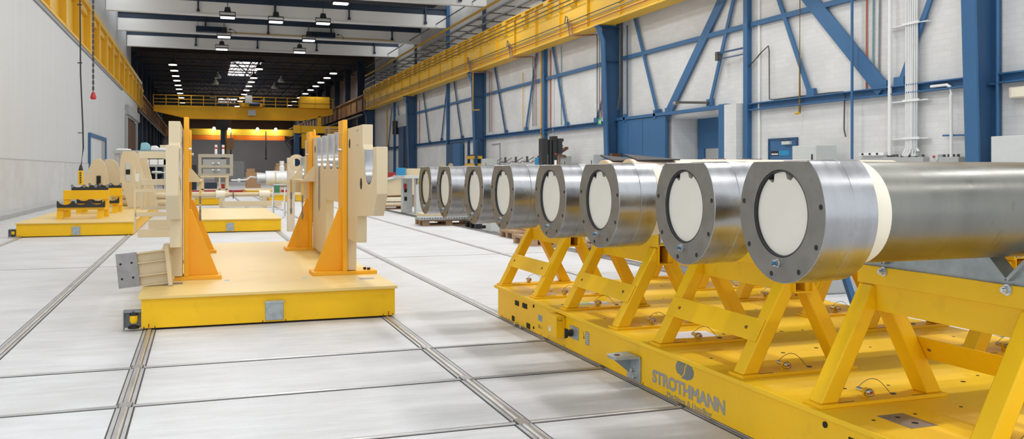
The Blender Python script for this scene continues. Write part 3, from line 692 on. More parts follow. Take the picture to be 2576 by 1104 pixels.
tw = box(2.388,2.4,4.60,4.765,.024,.168).build('tow_plate', GALV, pc, bev=.002)
MB().prism([(2.39,4.765,.163),(2.25,4.745,.163),(2.235,4.70,.163),(2.235,4.655,.163),(2.25,4.62,.163),(2.39,4.60,.163)],(0,0,.014)).build('tow_shelf', GALV, tw)
MB().cyl((2.285,4.685,.17),(2.285,4.685,.1785),.018,16).build('tow_hole', DARK, tw)
MB().prism([(2.388,4.735,.163),(2.26,4.735,.163),(2.388,4.735,.06)],(0,.01,0)).build('tow_gusset', GALV, tw)
MB().cyl((2.39,4.68,.085),(2.372,4.68,.085),.013,6).cyl((2.39,4.655,.05),(2.372,4.655,.05),.013,6).build('tow_bolt', CHROME, tw)
mk = MB()
for y in (7.1,7.0,6.93,6.2,6.05,5.75,4.77,4.58,4.12,3.4): mk.box(2.3988,2.4002,y-.003,y+.003,.017,.034)
mk.build('wheel_mark', RUST, pc)
text('maker_lettering', 'STROTHMANN', TXTG, pc, (2.3985,4.468,.066), .094, SIDE_X, bold=.0038, extrude=.0003, sx=1.15)
text('maker_subline', 'Machines & Handling', TXTG, pc, (2.3985,4.305,.0205), .042, SIDE_X, sx=1.27)
lg = MB(); cy, cz = 4.115, .2015     # striped round emblem split by a wave
for k in range(17):
    z = -.046+k*.00575; a = .088*math.sqrt(max(0,1-(z/.049)**2))
    gm = .012*math.sin(-z/.046*3.0)+z*.9; up = z > .0
    l0, l1 = -a+ (.0 if z > -.03 else .02), gm-.006
    r0, r1 = gm+.006, a-(.0 if z < .03 else .02)
    for p, q in ((l0-.004,l1) , (r0,r1+.004)):
        if q-p > .006: lg.box(2.3985,2.3996,cy-q,cy-p,cz+z-.0017,cz+z+.0017)
lg.build('maker_emblem', TXTB, pc)
for k, (pts, m, lab) in enumerate((([(2.605,4.581),(2.889,4.534),(2.912,4.745),(2.64,4.77)], PAPER, 'white paper sheet lying on the pipe cart behind the third trestle foot'),
                       ([(2.71,5.93),(2.835,5.82),(2.86,6.05),(2.715,6.07)], PAPER, 'white paper sheet lying on the pipe cart in the second trestle'),
                       ([(2.55,5.92),(2.705,5.9),(2.71,6.06),(2.56,6.05)], PAPERG, 'pale green sheet on the pipe cart beside a white sheet'),
                       ([(2.55,6.52),(2.69,6.52),(2.66,6.6),(2.5,6.6)], PAPER, 'small white sheet on the pipe cart under the first trestle'))):
    tag(MB().prism([(x,y,.2708) for x,y in pts],(0,0,.0008)).build('paper_sheet', m), lab, 'paper', 'papers on the pipe cart')

# ------------------------------------------------------------------ trestles
def trestle(label):
    o = (2.73, 0, .27); t = thing('pipe_trestle', label, 'trestle', o, 'yellow pipe trestles')
    zt = .27
    for y in (.0, .80):
        box(2.40,3.06,y,y+.12,zt,zt+.015).build('foot_plate', YEL, t, bev=.002)
        yl = y+.018
        for s in (-1, 1):
            m = MB(); w = .084
            a = [(2.73+s*q, yl, z) for q, z in ((.318,zt+.015),(.232,zt+.015),(.035,.662),(.035,.765),(.055,.765))]
            m.prism(a,(0,.084,0)).build('leg', YEL, t, bev=.006)
        m = MB().box(2.50,2.58,y+.015,y+.02,zt+.015,zt+.0165).box(2.88,2.96,y+.015,y+.02,zt+.015,zt+.0165).build('slot_mark', RUST, t)
    bm = MB(); o4 = [(2.69,.66),(2.80,.66),(2.80,.785),(2.69,.785)]; i4 = [(2.696,.666),(2.794,.666),(2.794,.779),(2.696,.779)]
    bm.ring([[(x,0,z) for x,z in o4],[(x,.915,z) for x,z in o4],[(x,.915,z) for x,z in i4],[(x,0,z) for x,z in i4]], closed=True)
    bm.build('beam', YEL, t, smooth=False)
    fp = box(2.678,2.69,0,.915,.77,.846).build('flange_plate', YEL, t, bev=.002)
    bl = MB()
    for y in (.155,.755):
        bl.cyl((2.678,y,.83),(2.672,y,.83),.02,16).cyl((2.672,y,.83),(2.656,y,.83),.0135,6).cyl((2.656,y,.83),(2.648,y,.83),.007,10)
    bl.build('bolt', CHROME, fp)
    pr = [(.0,.787),(.915,.787),(.915,.947),(.755+.115,.977),(.755,.862),(.755-.115,.977),(.155+.115,.977),(.155,.862),(.155-.115,.977),(0,.962)]
    cr = MB().prism([(2.695,y,z) for y,z in pr],(.014,0,0)).build('cradle_plate', GALV, t)
    for yc in (.155,.755):
        for s in (-1,1):
            MB().bar((2.702,yc+s*.004,.866),(2.702,yc+s*.125,.987),.012,.07,up=(1,0,0)).build('vee_angle', GALV, cr)
    for s in (-1,1):
        m = MB(); q = lambda z: 2.73+s*(.318-(z-zt-.015)*.263/.48)
        za, zb = .435,.535
        A = [(q(za),.03,za),(q(zb),.03,zb),(q(zb)+s*.008,.03,zb),(q(za)+s*.008,.03,za)]
        m.prism(A,(0,.86,0)); st = m.build('cross_strap', YEL, t, bev=.003)
        zc = .485
        MB().cyl((q(zc)+s*.012,.14,zc),(q(zc)-s*.002,.14,zc),.009,12).cyl((q(zc)+s*.012,.78,zc),(q(zc)-s*.002,.78,zc),.009,12).build('strap_hole', RUST, st)
        MB().cyl((q(zc)-s*.001,.2,zc),(q(zc)-s*.03,.2,zc-.012),.016,6).build('weld_nut', YEL, st)
    for y in (.0,.80):
        lp = MB().box(2.657,2.683,y+.05,y+.064,zt+.015,zt+.055).build('pin_lug', YEL, t, bev=.002)
        MB().cyl((2.67,y+.02,zt+.042),(2.67,y+.105,zt+.042),.0095,12).cyl((2.67,y+.026,zt+.042),(2.67,y+.038,zt+.042),.013,12).build('locking_pin', CHROME, lp)
        MB().cyl((2.67,y+.014,zt+.042),(2.67,y+.02,zt+.042),.0045,10).build('pin_button', REDM, lp)
        wp = [(2.655+.024*math.cos(q*.35),y+.016+.006*math.sin(q*.7),zt+.045+.016*math.sin(q*.35)) for q in range(19)]
        w2 = [(2.67+.15*q/12,y+.105-.045*q/12,zt+.045+.05*math.sin(math.pi*min(1,q/11.0))-.027*q/12) for q in range(13)]
        MB().tube(wp,.0014,5).tube(w2,.0014,5).box(2.812,2.83,y+.052,y+.068,zt+.015,zt+.02).build('pin_wire', PIPED, lp)
    return t
T0 = trestle('')
ty = [2.225, 3.585, 4.925, 6.335]
tn = ['nearest','second nearest','third','farthest']
first = True
for xr, rn in ((0,'near-edge row'),(1.4,'far-edge row')):
    for y, n_ in zip(ty, tn):
        lab = 'yellow A-frame trestle in the %s of the pipe cart, %s from the camera' % (rn, n_)
        if first: T0.location = (2.73+xr, y, .27); T0['label'] = lab; first = False
        else: dup(T0, (2.73+xr, y, .27), lab)

for t in [o for o in COL.objects if o.name.startswith('pipe_trestle')]:
    near_t = t.location.y < 3
    for c in list(t.children):
        if c.name.startswith('cross_strap'):
            mx = sum(v.co.x for v in c.data.vertices)/len(c.data.vertices)
            if (mx > 0) != near_t:
                for g in list(c.children): bpy.data.objects.remove(g)
                bpy.data.objects.remove(c)
# ------------------------------------------------------------------ steel pipes
def circ(r, x, n=72, flat=None, c=(0,1.113)):
    l = []
    for k in range(n):
        a = 2*math.pi*k/n; y = c[0]+r*math.cos(a); z = c[1]+r*math.sin(a)
        if flat is not None: z = min(z, flat)
        l.append((x,y,z))
    return l
def pipe(label):
    x0 = 1.73; zc = 1.113
    t = thing('steel_pipe', label, 'pipe', (x0,0,zc), 'steel pipes on the yellow cart')
    FL = 1.278
    m = MB(); rb = .139
    m.ring([circ(.2185,x0,flat=FL-.0015),circ(.22,x0+.0015,flat=FL),circ(.22,x0+.105,flat=FL),circ(rb,x0+.105),circ(rb,x0)], closed=True)
    fo = m.build('flange_ring', STEEL, t); fo.data.materials.append(FACE)
    for q in fo.data.polygons:
        if q.normal.x < -.9: q.material_index = 1
    m = MB(); m.ring([circ(.214,x0+.106,flat=FL+.004),circ(.217,x0+.11,flat=FL+.004),circ(.217,x0+.192,flat=FL+.004),circ(.212,x0+.197,flat=FL+.002),circ(.165,x0+.197),circ(.165,x0+.106)], closed=True)
    m.build('collar', STEEL, t)
    MB().ring([circ(.168,x0+.195),circ(.1685,x0+.197),circ(.1685,x0+.285),circ(.166,x0+.29)]).build('painted_band', CRE, t)
    MB().ring([circ(.1655,x0+.286),circ(.1655,5.07),circ(.15,5.08),circ(.15,x0+.3)], closed=True).build('tube', TUBE, t)
    MB().ring([circ(rb-.001,x0+.002),circ(rb-.001,x0+.1),circ(rb-.006,x0+.1),circ(rb-.006,x0+.002)], closed=True).build('seal_ring', BLACK, t)
    cap = []
    for k in range(72):
        a = 2*math.pi*k/72; d = math.degrees(a); r = .1325
        if 58 < d < 70 or 96 < d < 114: r = .112
        if 70 <= d <= 96: r = .133
        cap.append((x0+.012, r*math.cos(a), zc-.001+r*math.sin(a)))
    MB().prism(cap,(.03,0,0)).build('end_cap', CAP, t)
    MB().lathe((x0+.06,0,zc),[(.136,0),(.136,.01)],axis='X',n=40).build('bore_backing', BLACK, t)
    for d in (10, 172, 208, 242, 283, 327):
        a = R(d); y = .199*math.cos(a); z = zc+.199*math.sin(a)
        MB().cyl((x0-.0006,y,z),(x0+.004,y,z),.0085,14).build('bolt_hole', DARK, fo)
    a = R(262); y = .165*math.cos(a)+.03; z = zc-.157
    MB().cyl((x0,y,z),(x0-.006,y,z),.0135,16).cyl((x0-.006,y,z),(x0-.016,y,z),.011,6).build('grease_nipple_nut', CHROME, fo)
    MB().lathe((x0-.034,y,z),[(.003,.008),(.0065,.010),(.0065,.018)],axis='X',n=12).build('blue_plug', BLUEZ, fo)
    return t
P0 = pipe('')
py = [2.38, 2.975, 3.74, 4.345, 5.082, 5.675, 6.49, 7.09]
pn_ = ['first','second','third','fourth','fifth','sixth','seventh','eighth']
for k, y in enumerate(py):
    lab = 'flanged steel pipe with a cream end disc, %s from the camera' % pn_[k] if k else 'largest looking flanged steel pipe with a cream end disc, nearest the camera'
    if k == 7: lab = 'flanged steel pipe with a cream end disc, farthest from the camera'
    xo = 1.73 if k not in (4,5) else 1.715
    if k == 0: P0.location = (1.73,y,1.113); P0['label'] = lab; p_ = P0
    else: p_ = dup(P0, (xo,y,1.113), lab)
    
# ------------------------------------------------------------------ front cart load
def stand(label, x, y, s):
    t = thing('angle_stand', label, 'stand', (x,y,.27), 'orange angle stands on the front cart')
    X = lambda q: x+s*q
    bx_ = sorted((X(-.10),X(.30))) if s > 0 else sorted((X(-.30),X(.30)))
    box(bx_[0],bx_[1],y,y+.30,.27,.303).build('base_plate', ORA, t, bev=.003)
    xs = sorted((X(-.02),X(.022))); box(xs[0],xs[1],y,y+.30,.303,1.722).build('upright', ORA, t, bev=.004)
    MB().prism([(X(.02),y+.10,.303),(X(.275),y+.10,.303),(X(.045),y+.10,.895),(X(.02),y+.10,.895)],(0,.03,0)).build('gusset', ORA, t, bev=.002)
    b = MB()
    for dy in (.07,.12,.17):
        b.cyl((X(.022),y+dy,1.44),(X(.045),y+dy,1.44),.014,10)
    b.build('bolt', CHROME, t)
    sl = MB()
    for dy in (.1,.2): sl.box(min(X(.0218),X(.0226)),max(X(.0218),X(.0226)),y+dy-.004,y+dy+.004,1.25,1.6)
    sl.build('slot_mark', RUST, t)
    if s < 0:
        MB().cyl((X(-.2),y+.1,.303),(X(-.2),y+.1,.325),.016,6).cyl((X(-.23),y+.06,.303),(X(-.23),y+.06,.325),.016,6).build('base_bolt', PLAST, t)
    return t
stand('orange angle stand at the front left of the front cart', -.115, 8.45, 1)
stand('orange angle stand at the front right of the front cart', 1.285, 8.40, -1)
stand('orange angle stand at the rear left of the front cart', -.115, 11.13, 1)
rr = stand('orange angle stand at the rear right of the front cart', 1.285, 11.13, -1)
MB().box(1.26,1.41,11.2,11.3,1.642,1.68).lathe((1.34,11.25,1.678),[(.022,0),(.02,.03),(.01,.07),(.004,.08)],n=12).build('lifting_pin', ORA, rr)
t = tag(box(1.245,1.30,11.2,11.25,1.60,1.64).prism([(1.0,11.2,1.60),(1.26,11.2,1.60),(1.26,11.2,1.66),(1.0,11.2,1.66)],(0,.05,0)).lathe((1.12,11.22,1.66),[(.03,0),(.028,.05),(.015,.13),(.008,.15)],n=12).build('lifting_lug', ORA), 'orange cross piece with a pin beside the rear right stand', 'lug') if 0 else None

def circ2(r, y): return [(1.30+r*math.cos(2*math.pi*k/32), y, 1.36+r*math.sin(2*math.pi*k/32)) for k in range(32)]
def saddle_panel(x0, x1, s, label, inner):
    # comb plate in the Y-Z plane, mirrored about its middle
    ym = 9.80; t = thing('saddle_plate', label, 'plate', ((x0+x1)/2, ym, .31), 'beige saddle plates on the front cart')
    half = [(8.43,.308),(8.43,.603),(7.88,.61),(7.875,.845),(7.10,.883),(6.945,1.063),(6.945,1.434),(7.095,1.434)]
    half += [(p[1],p[2]) for p in arc((7.292,1.33),.197,180,360,14)][0:15]
    half += [(7.489,1.424),(7.56,1.44),(7.585,1.47),(7.585,1.640)]
    w = .20
    for yc in (9.05, 9.53):
        half += [(yc-w,1.64)]+[(p[1],p[2]) for p in arc((yc,1.46),w,180,360,12)]+[(yc+w,1.64)]
    mir = [(19.56-y,z) for y,z in half[::-1]]
    pts = half+mir+[(9.94,.308),(9.94,.87),(9.92,.91),(9.88,.93),(8.70,.93),(8.66,.92),(8.64,.88),(8.64,.308)]
    pl = MB().prism([(x0,y,z) for y,z in pts],(x1-x0,0,0)).build('plate', BEI, t, bev=.004)
    # bright machined liners in the U openings
    for yc, zc, r in ((7.292,1.33,.197),(9.05,1.46,w),(9.53,1.46,w),(10.03,1.46,w),(10.51,1.46,w),(12.268,1.33,.197)):
        zt = 1.424 if r < .2 else 1.638
        o_ = [(yc-r+.001,zt)]+[(p[1],p[2]) for p in arc((yc,zc),r-.001,180,360,16)]+[(yc+r-.001,zt)]
        i_ = [(yc-r+.006,zt)]+[(p[1],p[2]) for p in arc((yc,zc),r-.006,180,360,16)]+[(yc+r-.006,zt)]
        m = MB()
        m.ring([[(x0+.001,y,z) for y,z in o_+i_[::-1]],[(x1-.001,y,z) for y,z in o_+i_[::-1]]])
        m.build('saddle_liner', STEEL, t)
    xi = x0-.0012 if s > 0 else x1+.0012; xa = x0 if s > 0 else x1
    if s > 0:
        box(1.20,1.30,13.25,13.4,.36,1.43).build('end_block', BEI2, t, bev=.004); box(1.24,1.31,12.55,13.25,.95,1.1).build('end_arm', BEI, t)
        MB().ring([circ2(.115,13.0),circ2(.115,13.04),circ2(.055,13.04),circ2(.055,13.0)],closed=True).build('ring_plate', BEI, t)
    h = MB()
    for y, z, r in ((8.285,1.496,.045),(7.66,1.134,.05),(10.9,1.5,.045)): h.cyl((xi,y,z),(xa+.002*s,y,z),r,20)
    for y, z in ((7.83,1.6),(7.88,1.6),(7.83,1.47),(7.88,1.47)): h.cyl((xi,y,z),(xa+.002*s,y,z),.006,8)
    h.build('drilled_hole', DARK, pl)
    sg = MB().prism([(xi,10.42,1.26),(xi,10.6,1.26),(xi,10.6,.82),(xi,10.51,.77),(xi,10.42,.82)],(.002*s,0,0)).build('steel_strip', BARE, pl)
    gs = MB()
    for y in (10.88,12.3): gs.prism([(xa,y,1.13),(xa-s*.16,y,1.13),(xa-s*.03,y,1.29),(xa,y,1.31)],(0,.016,0))
    gs.box(min(xa,xa-s*.17),max(xa,xa-s*.17),10.86,12.34,1.115,1.132); gb = gs.build('bracket_shelf', BEI, t)
    hk = MB()
    for yy in (10.9,12.3): hk.box(xa-s*.15-.012,xa-s*.15+.012,yy-.01,yy+.01,.84,1.115)
    hk.build('hanger_strap', YELP, gb)
    for yy in (10.9,12.3):
        MB().cyl((xa-s*.15,yy,.72),(xa-s*.15,yy,.84),.007,8).lathe((xa-s*.15,yy,.66),[(.006,0),(.013,.03),(.013,.07),(.008,.08)],n=10).cyl((xa-s*.15,yy,.86),(xa-s*.15,yy,.95),.013,8).build('turnbuckle', PIPEG, gb)
    return t
saddle_panel(1.307, 1.395, 1, 'tall beige saddle plate with bright U notches on the right of the front cart', 1)
saddle_panel(-.235, -.147, -1, 'tall beige saddle plate seen edge-on at the left of the front cart', -1)
tag(box(1.385,1.395,8.5,11.2,1.2,1.3).build('backing_strip', BLACK), 'dark strip behind the right beige saddle plate', 'strip') if 0 else None
# frame with cross beams left of the left saddle plate
t = thing('outrigger_frame', 'open beige frame of beams sticking out left of the front cart', 'frame', (-.42,10,.55))
for (z0,z1,y0,y1,x) in ((1.372,1.442,9.95,10.05,-.597),(1.08,1.147,10.9,11.0,-.63),(1.02,1.055,9.95,10.0,-.625),(.772,.814,9.95,10.0,-.63),(.80,.84,10.95,11.0,-.6),(.558,.636,9.9,10.05,-.603)):
    m = MB().box(x,-.235,y0,y1,z0,z1); m.build('cross_beam', BEI, t, bev=.003)
box(-.66,-.235,13.0,13.1,.45,.58).build('cross_beam', BEI, t)
box(-.642,-.622,9.95,9.99,.62,1.27).build('upright', BEI, t); box(-.64,-.61,10.95,10.99,.80,1.24).build('upright', BEI, t)
box(-.625,-.585,9.9,9.96,1.13,1.21).build('junction_box', BEI2, t, bev=.004)
MB().cyl((-.5,10.5,1.228),(-.235,10.5,1.22),.008,8).cyl((-.49,10.5,1.228),(-.4,10.5,1.226),.014,8).build('tie_rod', ALU, t)
box(-.3,-.235,7.62,7.7,1.43,1.45).build('locating_tab', BEI, t)
# bracket with bare steel plate leaning at the left edge of the front cart
t = thing('weldment_bracket', 'beige bracket with a bare drilled steel plate over the left edge of the front cart', 'bracket', (-.25,8.22,.272))
def rp(pts, y):
    out = []; a = R(5.5)
    for px, pz in pts:
        x, z = px+.25, pz-.272
        out.append((-.25+x*math.cos(a)-z*math.sin(a), y, .272+x*math.sin(a)+z*math.cos(a)))
    return out
pl = MB().prism(rp([(-.642,.293),(-.474,.293),(-.478,.582),(-.642,.582)],8.15),(0,.018,0)).build('steel_plate', BARE, t, bev=.002)
hh = MB()
for px, pz in ((-.61,.37),(-.523,.372),(-.61,.495),(-.523,.497)):
    p_ = rp([(px,pz)],8.149)[0]; hh.cyl(p_,(p_[0],8.16,p_[2]),.0095,12)
hh.build('drilled_hole', DARK, pl)
MB().prism(rp([(-.48,.293),(-.25,.29),(-.25,.575),(-.48,.578)],8.17),(0,.012,0)).build('web_plate', BEI, t)
m = MB()
for z0 in (.29,.375,.485,.568): m.prism(rp([(-.475,z0),(-.25,z0),(-.25,z0+.009),(-.475,z0+.009)],8.12),(0,.06,0))
m.build('rib', BEI, t, bev=.001)
MB().prism(rp([(-.252,.272),(-.218,.272),(-.218,.606),(-.252,.606)],8.08),(0,.2,0)).build('end_flange', BEI, t, bev=.003)
box(-.30,-.24,8.3,8.5,.5,.6).build('rear_lug', BEI, t)

# ------------------------------------------------------------------ saddle stands on the far left cart
def saddle_bar(x0, x1, y, z0, z1, n=3):
    pts = [(x0,y,z0),(x1,y,z0),(x1,y,z1)]
    w = (x1-x0)/n
    for k in range(n)[::-1]:
        xa = x0+k*w; c = xa+w/2; r = w*.42
        pts += [(c+r*math.cos(R(a)),y,z1-abs(r*.62*math.sin(R(a)))) for a in (0,30,60,90,120,150,180)]
    pts += [(x0,y,z1)]
    return MB().prism(pts,(0,.09,0))
def saddle_stand(label):
    t = thing('saddle_stand', label, 'stand', (-2.28,20.6,.27), 'yellow stands with black saddles')
    for x in (-2.70,-1.96):
        MB().hexa([(x-.02,19.86,.27),(x+.10,19.86,.27),(x+.10,19.98,.27),(x-.02,19.98,.27)],[(x,19.9,.5),(x+.12,19.9,.5),(x+.12,20.0,.5),(x,20.0,.5)]).build('front_leg', YEL, t)
        MB().box(x+.02,x+.14,20.6,20.75,.27,.83).build('rear_leg', YEL, t)
        MB().bar((x+.06,19.95,.47),(x+.08,20.65,.47),.08,.08).build('side_rail', YEL, t)
    box(-2.70,-1.82,19.84,20.02,.46,.5).build('front_rail', YEL, t)
    MB().box(-2.68,-1.82,20.56,20.62,.64,.83).box(-2.68,-1.82,20.56,20.8,.8,.83).build('rear_beam', YEL, t, bev=.004)
    saddle_bar(-2.70,-1.82,19.8,.50,.63).build('black_saddle', PLAST, t)
    u = saddle_bar(-2.53,-1.83,20.58,.83,.95).build('black_saddle', PLAST, t)
    r = MB()
    for k in range(4): r.cyl((-2.51+k*.222,20.575,.915),(-2.51+k*.222,20.55,.915),.03,14)
    r.build('roller', PIPEG, u)
    return t
s0 = saddle_stand('nearer yellow stand with black scalloped saddles on the far left cart')
dup(s0, (-2.20,22.95,.27), 'farther yellow stand with black scalloped saddles on the far left cart')

def plate_xz(name, pts, y, th, label, cat='plate', z0=.27, parts=None):
    xs = [p[0] for p in pts]
    t = thing(name, label, cat, ((min(xs)+max(xs))/2,y,z0))
    MB().prism([(x,y,z) for x,z in pts],(0,th,0)).build('plate', BEI, t, bev=.006)
    return t
t = plate_xz('fixture_plate', [(-1.75,.285),(-1.32,.285),(-1.30,.9),(-1.55,1.66),(-1.60,1.74),(-1.87,1.74),(-1.94,1.5),(-1.94,.95),(-1.86,.75)], 24.95, .12, 'tall beige fixture plate with a long slot, in front of its twin')
box(-1.80,-1.70,24.93,24.96,.97,1.44).build('slot', GREY, t); box(-1.80,-1.70,24.925,24.95,1.14,1.27).build('slot_block', DARK, t)
t = plate_xz('fixture_plate', [(-1.65,.285),(-1.08,.285),(-1.15,.7),(-1.38,1.70),(-1.66,1.70),(-1.72,1.5)], 25.9, .12, 'beige fixture plate just behind the tall slotted one')
t = plate_xz('fixture_plate', [(-3.0,.285),(-2.2,.285),(-2.35,1.3),(-2.42,1.5),(-2.52,1.56),(-2.68,1.52),(-2.94,.84)], 25.9, .12, 'rounded beige fixture plate near the left wall')
box(-2.58,-2.48,25.87,25.92,.85,1.1).build('slot', DARK, t)
t = plate_xz('fixture_plate', [(-2.75,.285),(-2.05,.285),(-2.1,1.25),(-2.16,1.45),(-2.28,1.55),(-2.48,1.55)], 27.0, .12, 'rounded beige fixture plate behind the one near the left wall')
for k, (y, z) in enumerate(((25.3,.362),(25.32,.545))):
    tag(MB().cyl((-3.05 if k else -2.1,y+1.2,z),(-.3,y+1.2,z),.09,16).build('beige_tube', BEI), ['lower beige tube lying behind the slotted plate','upper beige tube lying behind the slotted plate'][k], 'tube')
# scrap rack with white bundles behind
t = thing('shelf_rack', 'grey rack with white wrapped bundles behind the beige plates', 'rack', (-1.2,31,0))
box(-2.6,-.95,30.7,31.6,1.78,1.88).build('top_shelf', GREYD, t); MB().box(-2.55,-2.4,30.75,30.9,0,1.78).box(-1.1,-1.0,30.75,30.9,0,1.78).box(-1.6,-1.55,30.75,30.9,0,1.4).box(-1.35,-1.3,30.75,30.9,0,1.4).build('post', GREYD, t)
box(-1.9,-1.0,30.7,31.5,1.36,1.42).build('shelf', GREYD, t)
for k, (x, z, q, w) in enumerate(((-1.66,1.88,.26,.3),(-1.38,1.88,.16,.26),(-1.14,1.88,.1,.26),(-2.3,1.88,.06,.45))):
    tag(MB().prism([(x-w*.5,30.85,z),(x+w*.5,30.85,z),(x+w*.46,30.85,z+q*.7),(x+w*.2,30.85,z+q),(x-w*.4,30.85,z+q*.95)],(0,.35,0)).build('wrapped_bundle', TAPE if k == 0 else WHITE, bev=.03), ['tallest pale green bundle on top of the grey rack','white bundle right of the pale green one','low white bundle at the right on the grey rack','flat white bundle at the left end of the grey rack'][k], 'bundle')
for k in range(3): tag(box(-1.78+k*.26,-1.54+k*.26,30.75,31.2,1.425,1.6).build('white_box', WHITE), ['left','middle','right'][k]+' white box on the lower shelf of the grey rack', 'box')
# grey press frame on its beige table in the middle distance
t = thing('press_frame', 'grey press frame with two slabs standing on a beige table', 'machine', (.57,36,.9))
PFR = mat('warm_grey_frame', rgb(176,168,152), .55, var=.04)
m = MB().box(-.06,.06,35.9,36.2,1.05,1.86).box(1.08,1.2,35.9,36.2,1.05,1.86).box(-.06,1.2,35.9,36.2,1.74,1.86).box(-.06,1.2,35.9,36.2,1.34,1.45).box(-.06,1.2,35.9,36.2,1.03,1.12)
m.build('frame', PFR, t, bev=.006); box(.1,.95,35.95,36.2,1.45,1.67).build('upper_slab', GREYD, t); box(.1,.95,35.95,36.2,1.12,1.32).build('lower_slab', GREYD, t)
for z in (1.50,1.24):
    MB().lathe((.57,35.88,z),[(.05,0),(.05,.06)],axis='Y',n=14).build('valve_hub', BARE, t)
    MB().lathe((.46,35.9,z+.02),[(.035,0),(.035,.04)],axis='Y',n=10).lathe((.68,35.9,z+.02),[(.035,0),(.035,.04)],axis='Y',n=10).bar((.46,35.9,z+.02),(.68,35.9,z+.02),.03,.03).build('hand_wheel', WHITE, t)
for k, x in enumerate((.58,.84)):
    b = tag(MB().lathe((x,36.05,1.862),[(.05,0),(.05,.2),(.03,.24),(.05,.26),(.05,.36)],n=14).build('spray_bottle', WHITE), ['left white and red bottle on top of the grey press frame','right white and red bottle on top of the grey press frame'][k], 'bottle')
    MB().cyl((x,36.05,2.065),(x,36.05,2.13),.052,14).build('red_band', REDM, b)
t = thing('steel_table', 'beige open steel table with a shelf carrying the grey press frame', 'table', (.5,36,.27))
m = MB()
for x in (.05,.93): m.box(x,x+.09,35.85,35.95,.28,.98).box(x,x+.09,36.5,36.6,.28,.98)
m.build('leg', BEI, t); box(.0,1.05,35.8,36.65,.98,1.04).build('table_top', BEI, t); box(.05,1.0,35.85,36.6,.5,.54).build('shelf', BEI, t); box(.68,.74,35.85,35.95,.28,.98).build('divider', BEI, t)
tag(box(.16,.62,36.0,36.4,.54,.78).build('dark_crate', NAVY), 'dark crate on the shelf of the beige steel table', 'crate'); tag(box(.78,.9,36.0,36.3,.54,.72).build('red_can', REDM), 'small red can on the shelf of the beige steel table', 'can')
# beige roller / cylinder lying on trestle feet
for k, (x0, x1, y, lab) in enumerate(((-.28,2.35,31.5,'long beige shaft lying on short feet behind the empty cart'),)):
    t = thing('beige_shaft', lab, 'shaft', (1,y,0))
    MB().lathe((x0,y,.43),[(.1,0),(.1,1.2),(.07,1.2),(.07,x1-x0-.3),(.09,x1-x0-.3),(.09,x1-x0)],axis='X',n=20).build('shaft', BEI, t)
    MB().box(.62,.78,y-.1,y+.1,0,.35).box(-.3,-.16,y-.1,y+.1,0,.35).box(2.0,2.15,y-.1,y+.1,0,.35).build('foot', BEI, t)
    MB().lathe((.5,y,.43),[(.14,0),(.14,.3)],axis='X',n=20).lathe((1.9,y,.43),[(.13,0),(.13,.35)],axis='X',n=20).build('bearing_block', CRE, t)
    MB().lathe((1.05,y,.43),[(.15,0),(.15,.02)],axis='X',n=20).build('dark_disc', PIPED, t)
tag(box(.7,2.6,30.9,31.1,.04,.22).build('beige_beam', BEI), 'beige beam lying on the floor beside the long shaft', 'beam')
t = thing('aluminium_ladder', 'small aluminium stepladder standing behind the right beige plate', 'ladder', (1.98,24.6,0))
m = MB()
for x in (1.80,2.10): m.bar((x-.02,24.2,0),(x+.06,24.6,.86),.03,.05).bar((x+.1,25.1,0),(x+.06,24.65,.86),.025,.04)
m.build('side_rail', ALU, t); box(1.83,2.17,24.5,24.75,.85,.88).build('top_step', ALU, t)
m = MB()
for k in range(3): m.box(1.80+.02*k,2.12+.02*k,24.28+.1*k,24.36+.1*k,.2+.21*k,.225+.21*k)
m.build('step', ALU, t)
t = thing('foil_tank', 'long bright horizontal metal tank in the middle distance', 'tank', (3.2,38,.6))
MB().cyl((2.55,38,.92),(5.6,38,.92),.30,24).build('shell', SILV, t); MB().cyl((2.9,38,.92),(2.96,38,.92),.315,24).build('beige_hoop', BEI, t); MB().cyl((2.2,38,.92),(2.55,38,.92),.22,20).build('end_neck', ALU, t)
MB().box(2.9,3.1,37.75,38.25,.27,.65).box(4.6,4.8,37.75,38.25,.27,.65).build('cradle', GREENM, t)
MB().tube([(2.2,38,.95),(1.95,38,.98),(1.8,38,.86),(1.4,38,.84),(1.2,38,.84)],.035,8).lathe((1.5,38,.84),[(.07,-.05),(.07,.05)],axis='X',n=10).build('drain_pipe', PIPEW, t)
tag(MB().lathe((3.2,38,1.21),[(.1,0),(.1,.2),(.06,.24),(.09,.3),(.09,.42)],n=12).build('white_valve', WHITE), 'white valve cluster on top of the bright tank', 'valve')
tag(MB().cyl((1.35,48,0),(1.35,48,1.05),.04,8).bar((1.1,48,1.0),(1.6,48,1.02),.03,.03).build('white_post', WHITE), 'slim white post standing on the far floor', 'post')
tag(box(-1,6,52,52.3,.0,.14).build('red_barrier', REDM), 'low red barrier strip across the far floor', 'barrier')
for k, (x, y, w, d_, h, m, lab) in enumerate(((3.6,66,1.0,1,1.1,CARD,'brown cardboard stack left of the bright tank'),(6.2,68,1.8,1.2,1.5,CARD,'wide stack of brown boxes behind the bright tank'),(8.0,69,1.2,1.2,1.7,BRWN,'dark brown crate behind the bright tank'),(8.6,56,1.6,1.4,1.9,GREYD,'grey cabinet right of the bright tank'),(-1.2,60,2,1,1.6,PLAST,'dark machine block left of the press frame'),(3.0,100,3,1,2.2,GREYD,'long grey partition in the far hall'))):
    t = thing('stacked_goods' if k < 3 else ('machine_block' if k == 4 else 'partition' if k == 5 else 'cabinet'), lab, ['goods','goods','crate','cabinet','machine','partition'][k], (x,y,0))
    box(x-w/2,x+w/2,y,y+d_,0,h).build('body', m, t, bev=.02); box(x-w/2+.05,x+w*.1,y+.1,y+d_*.8,h,h+.25).build('top', m, t, bev=.02)
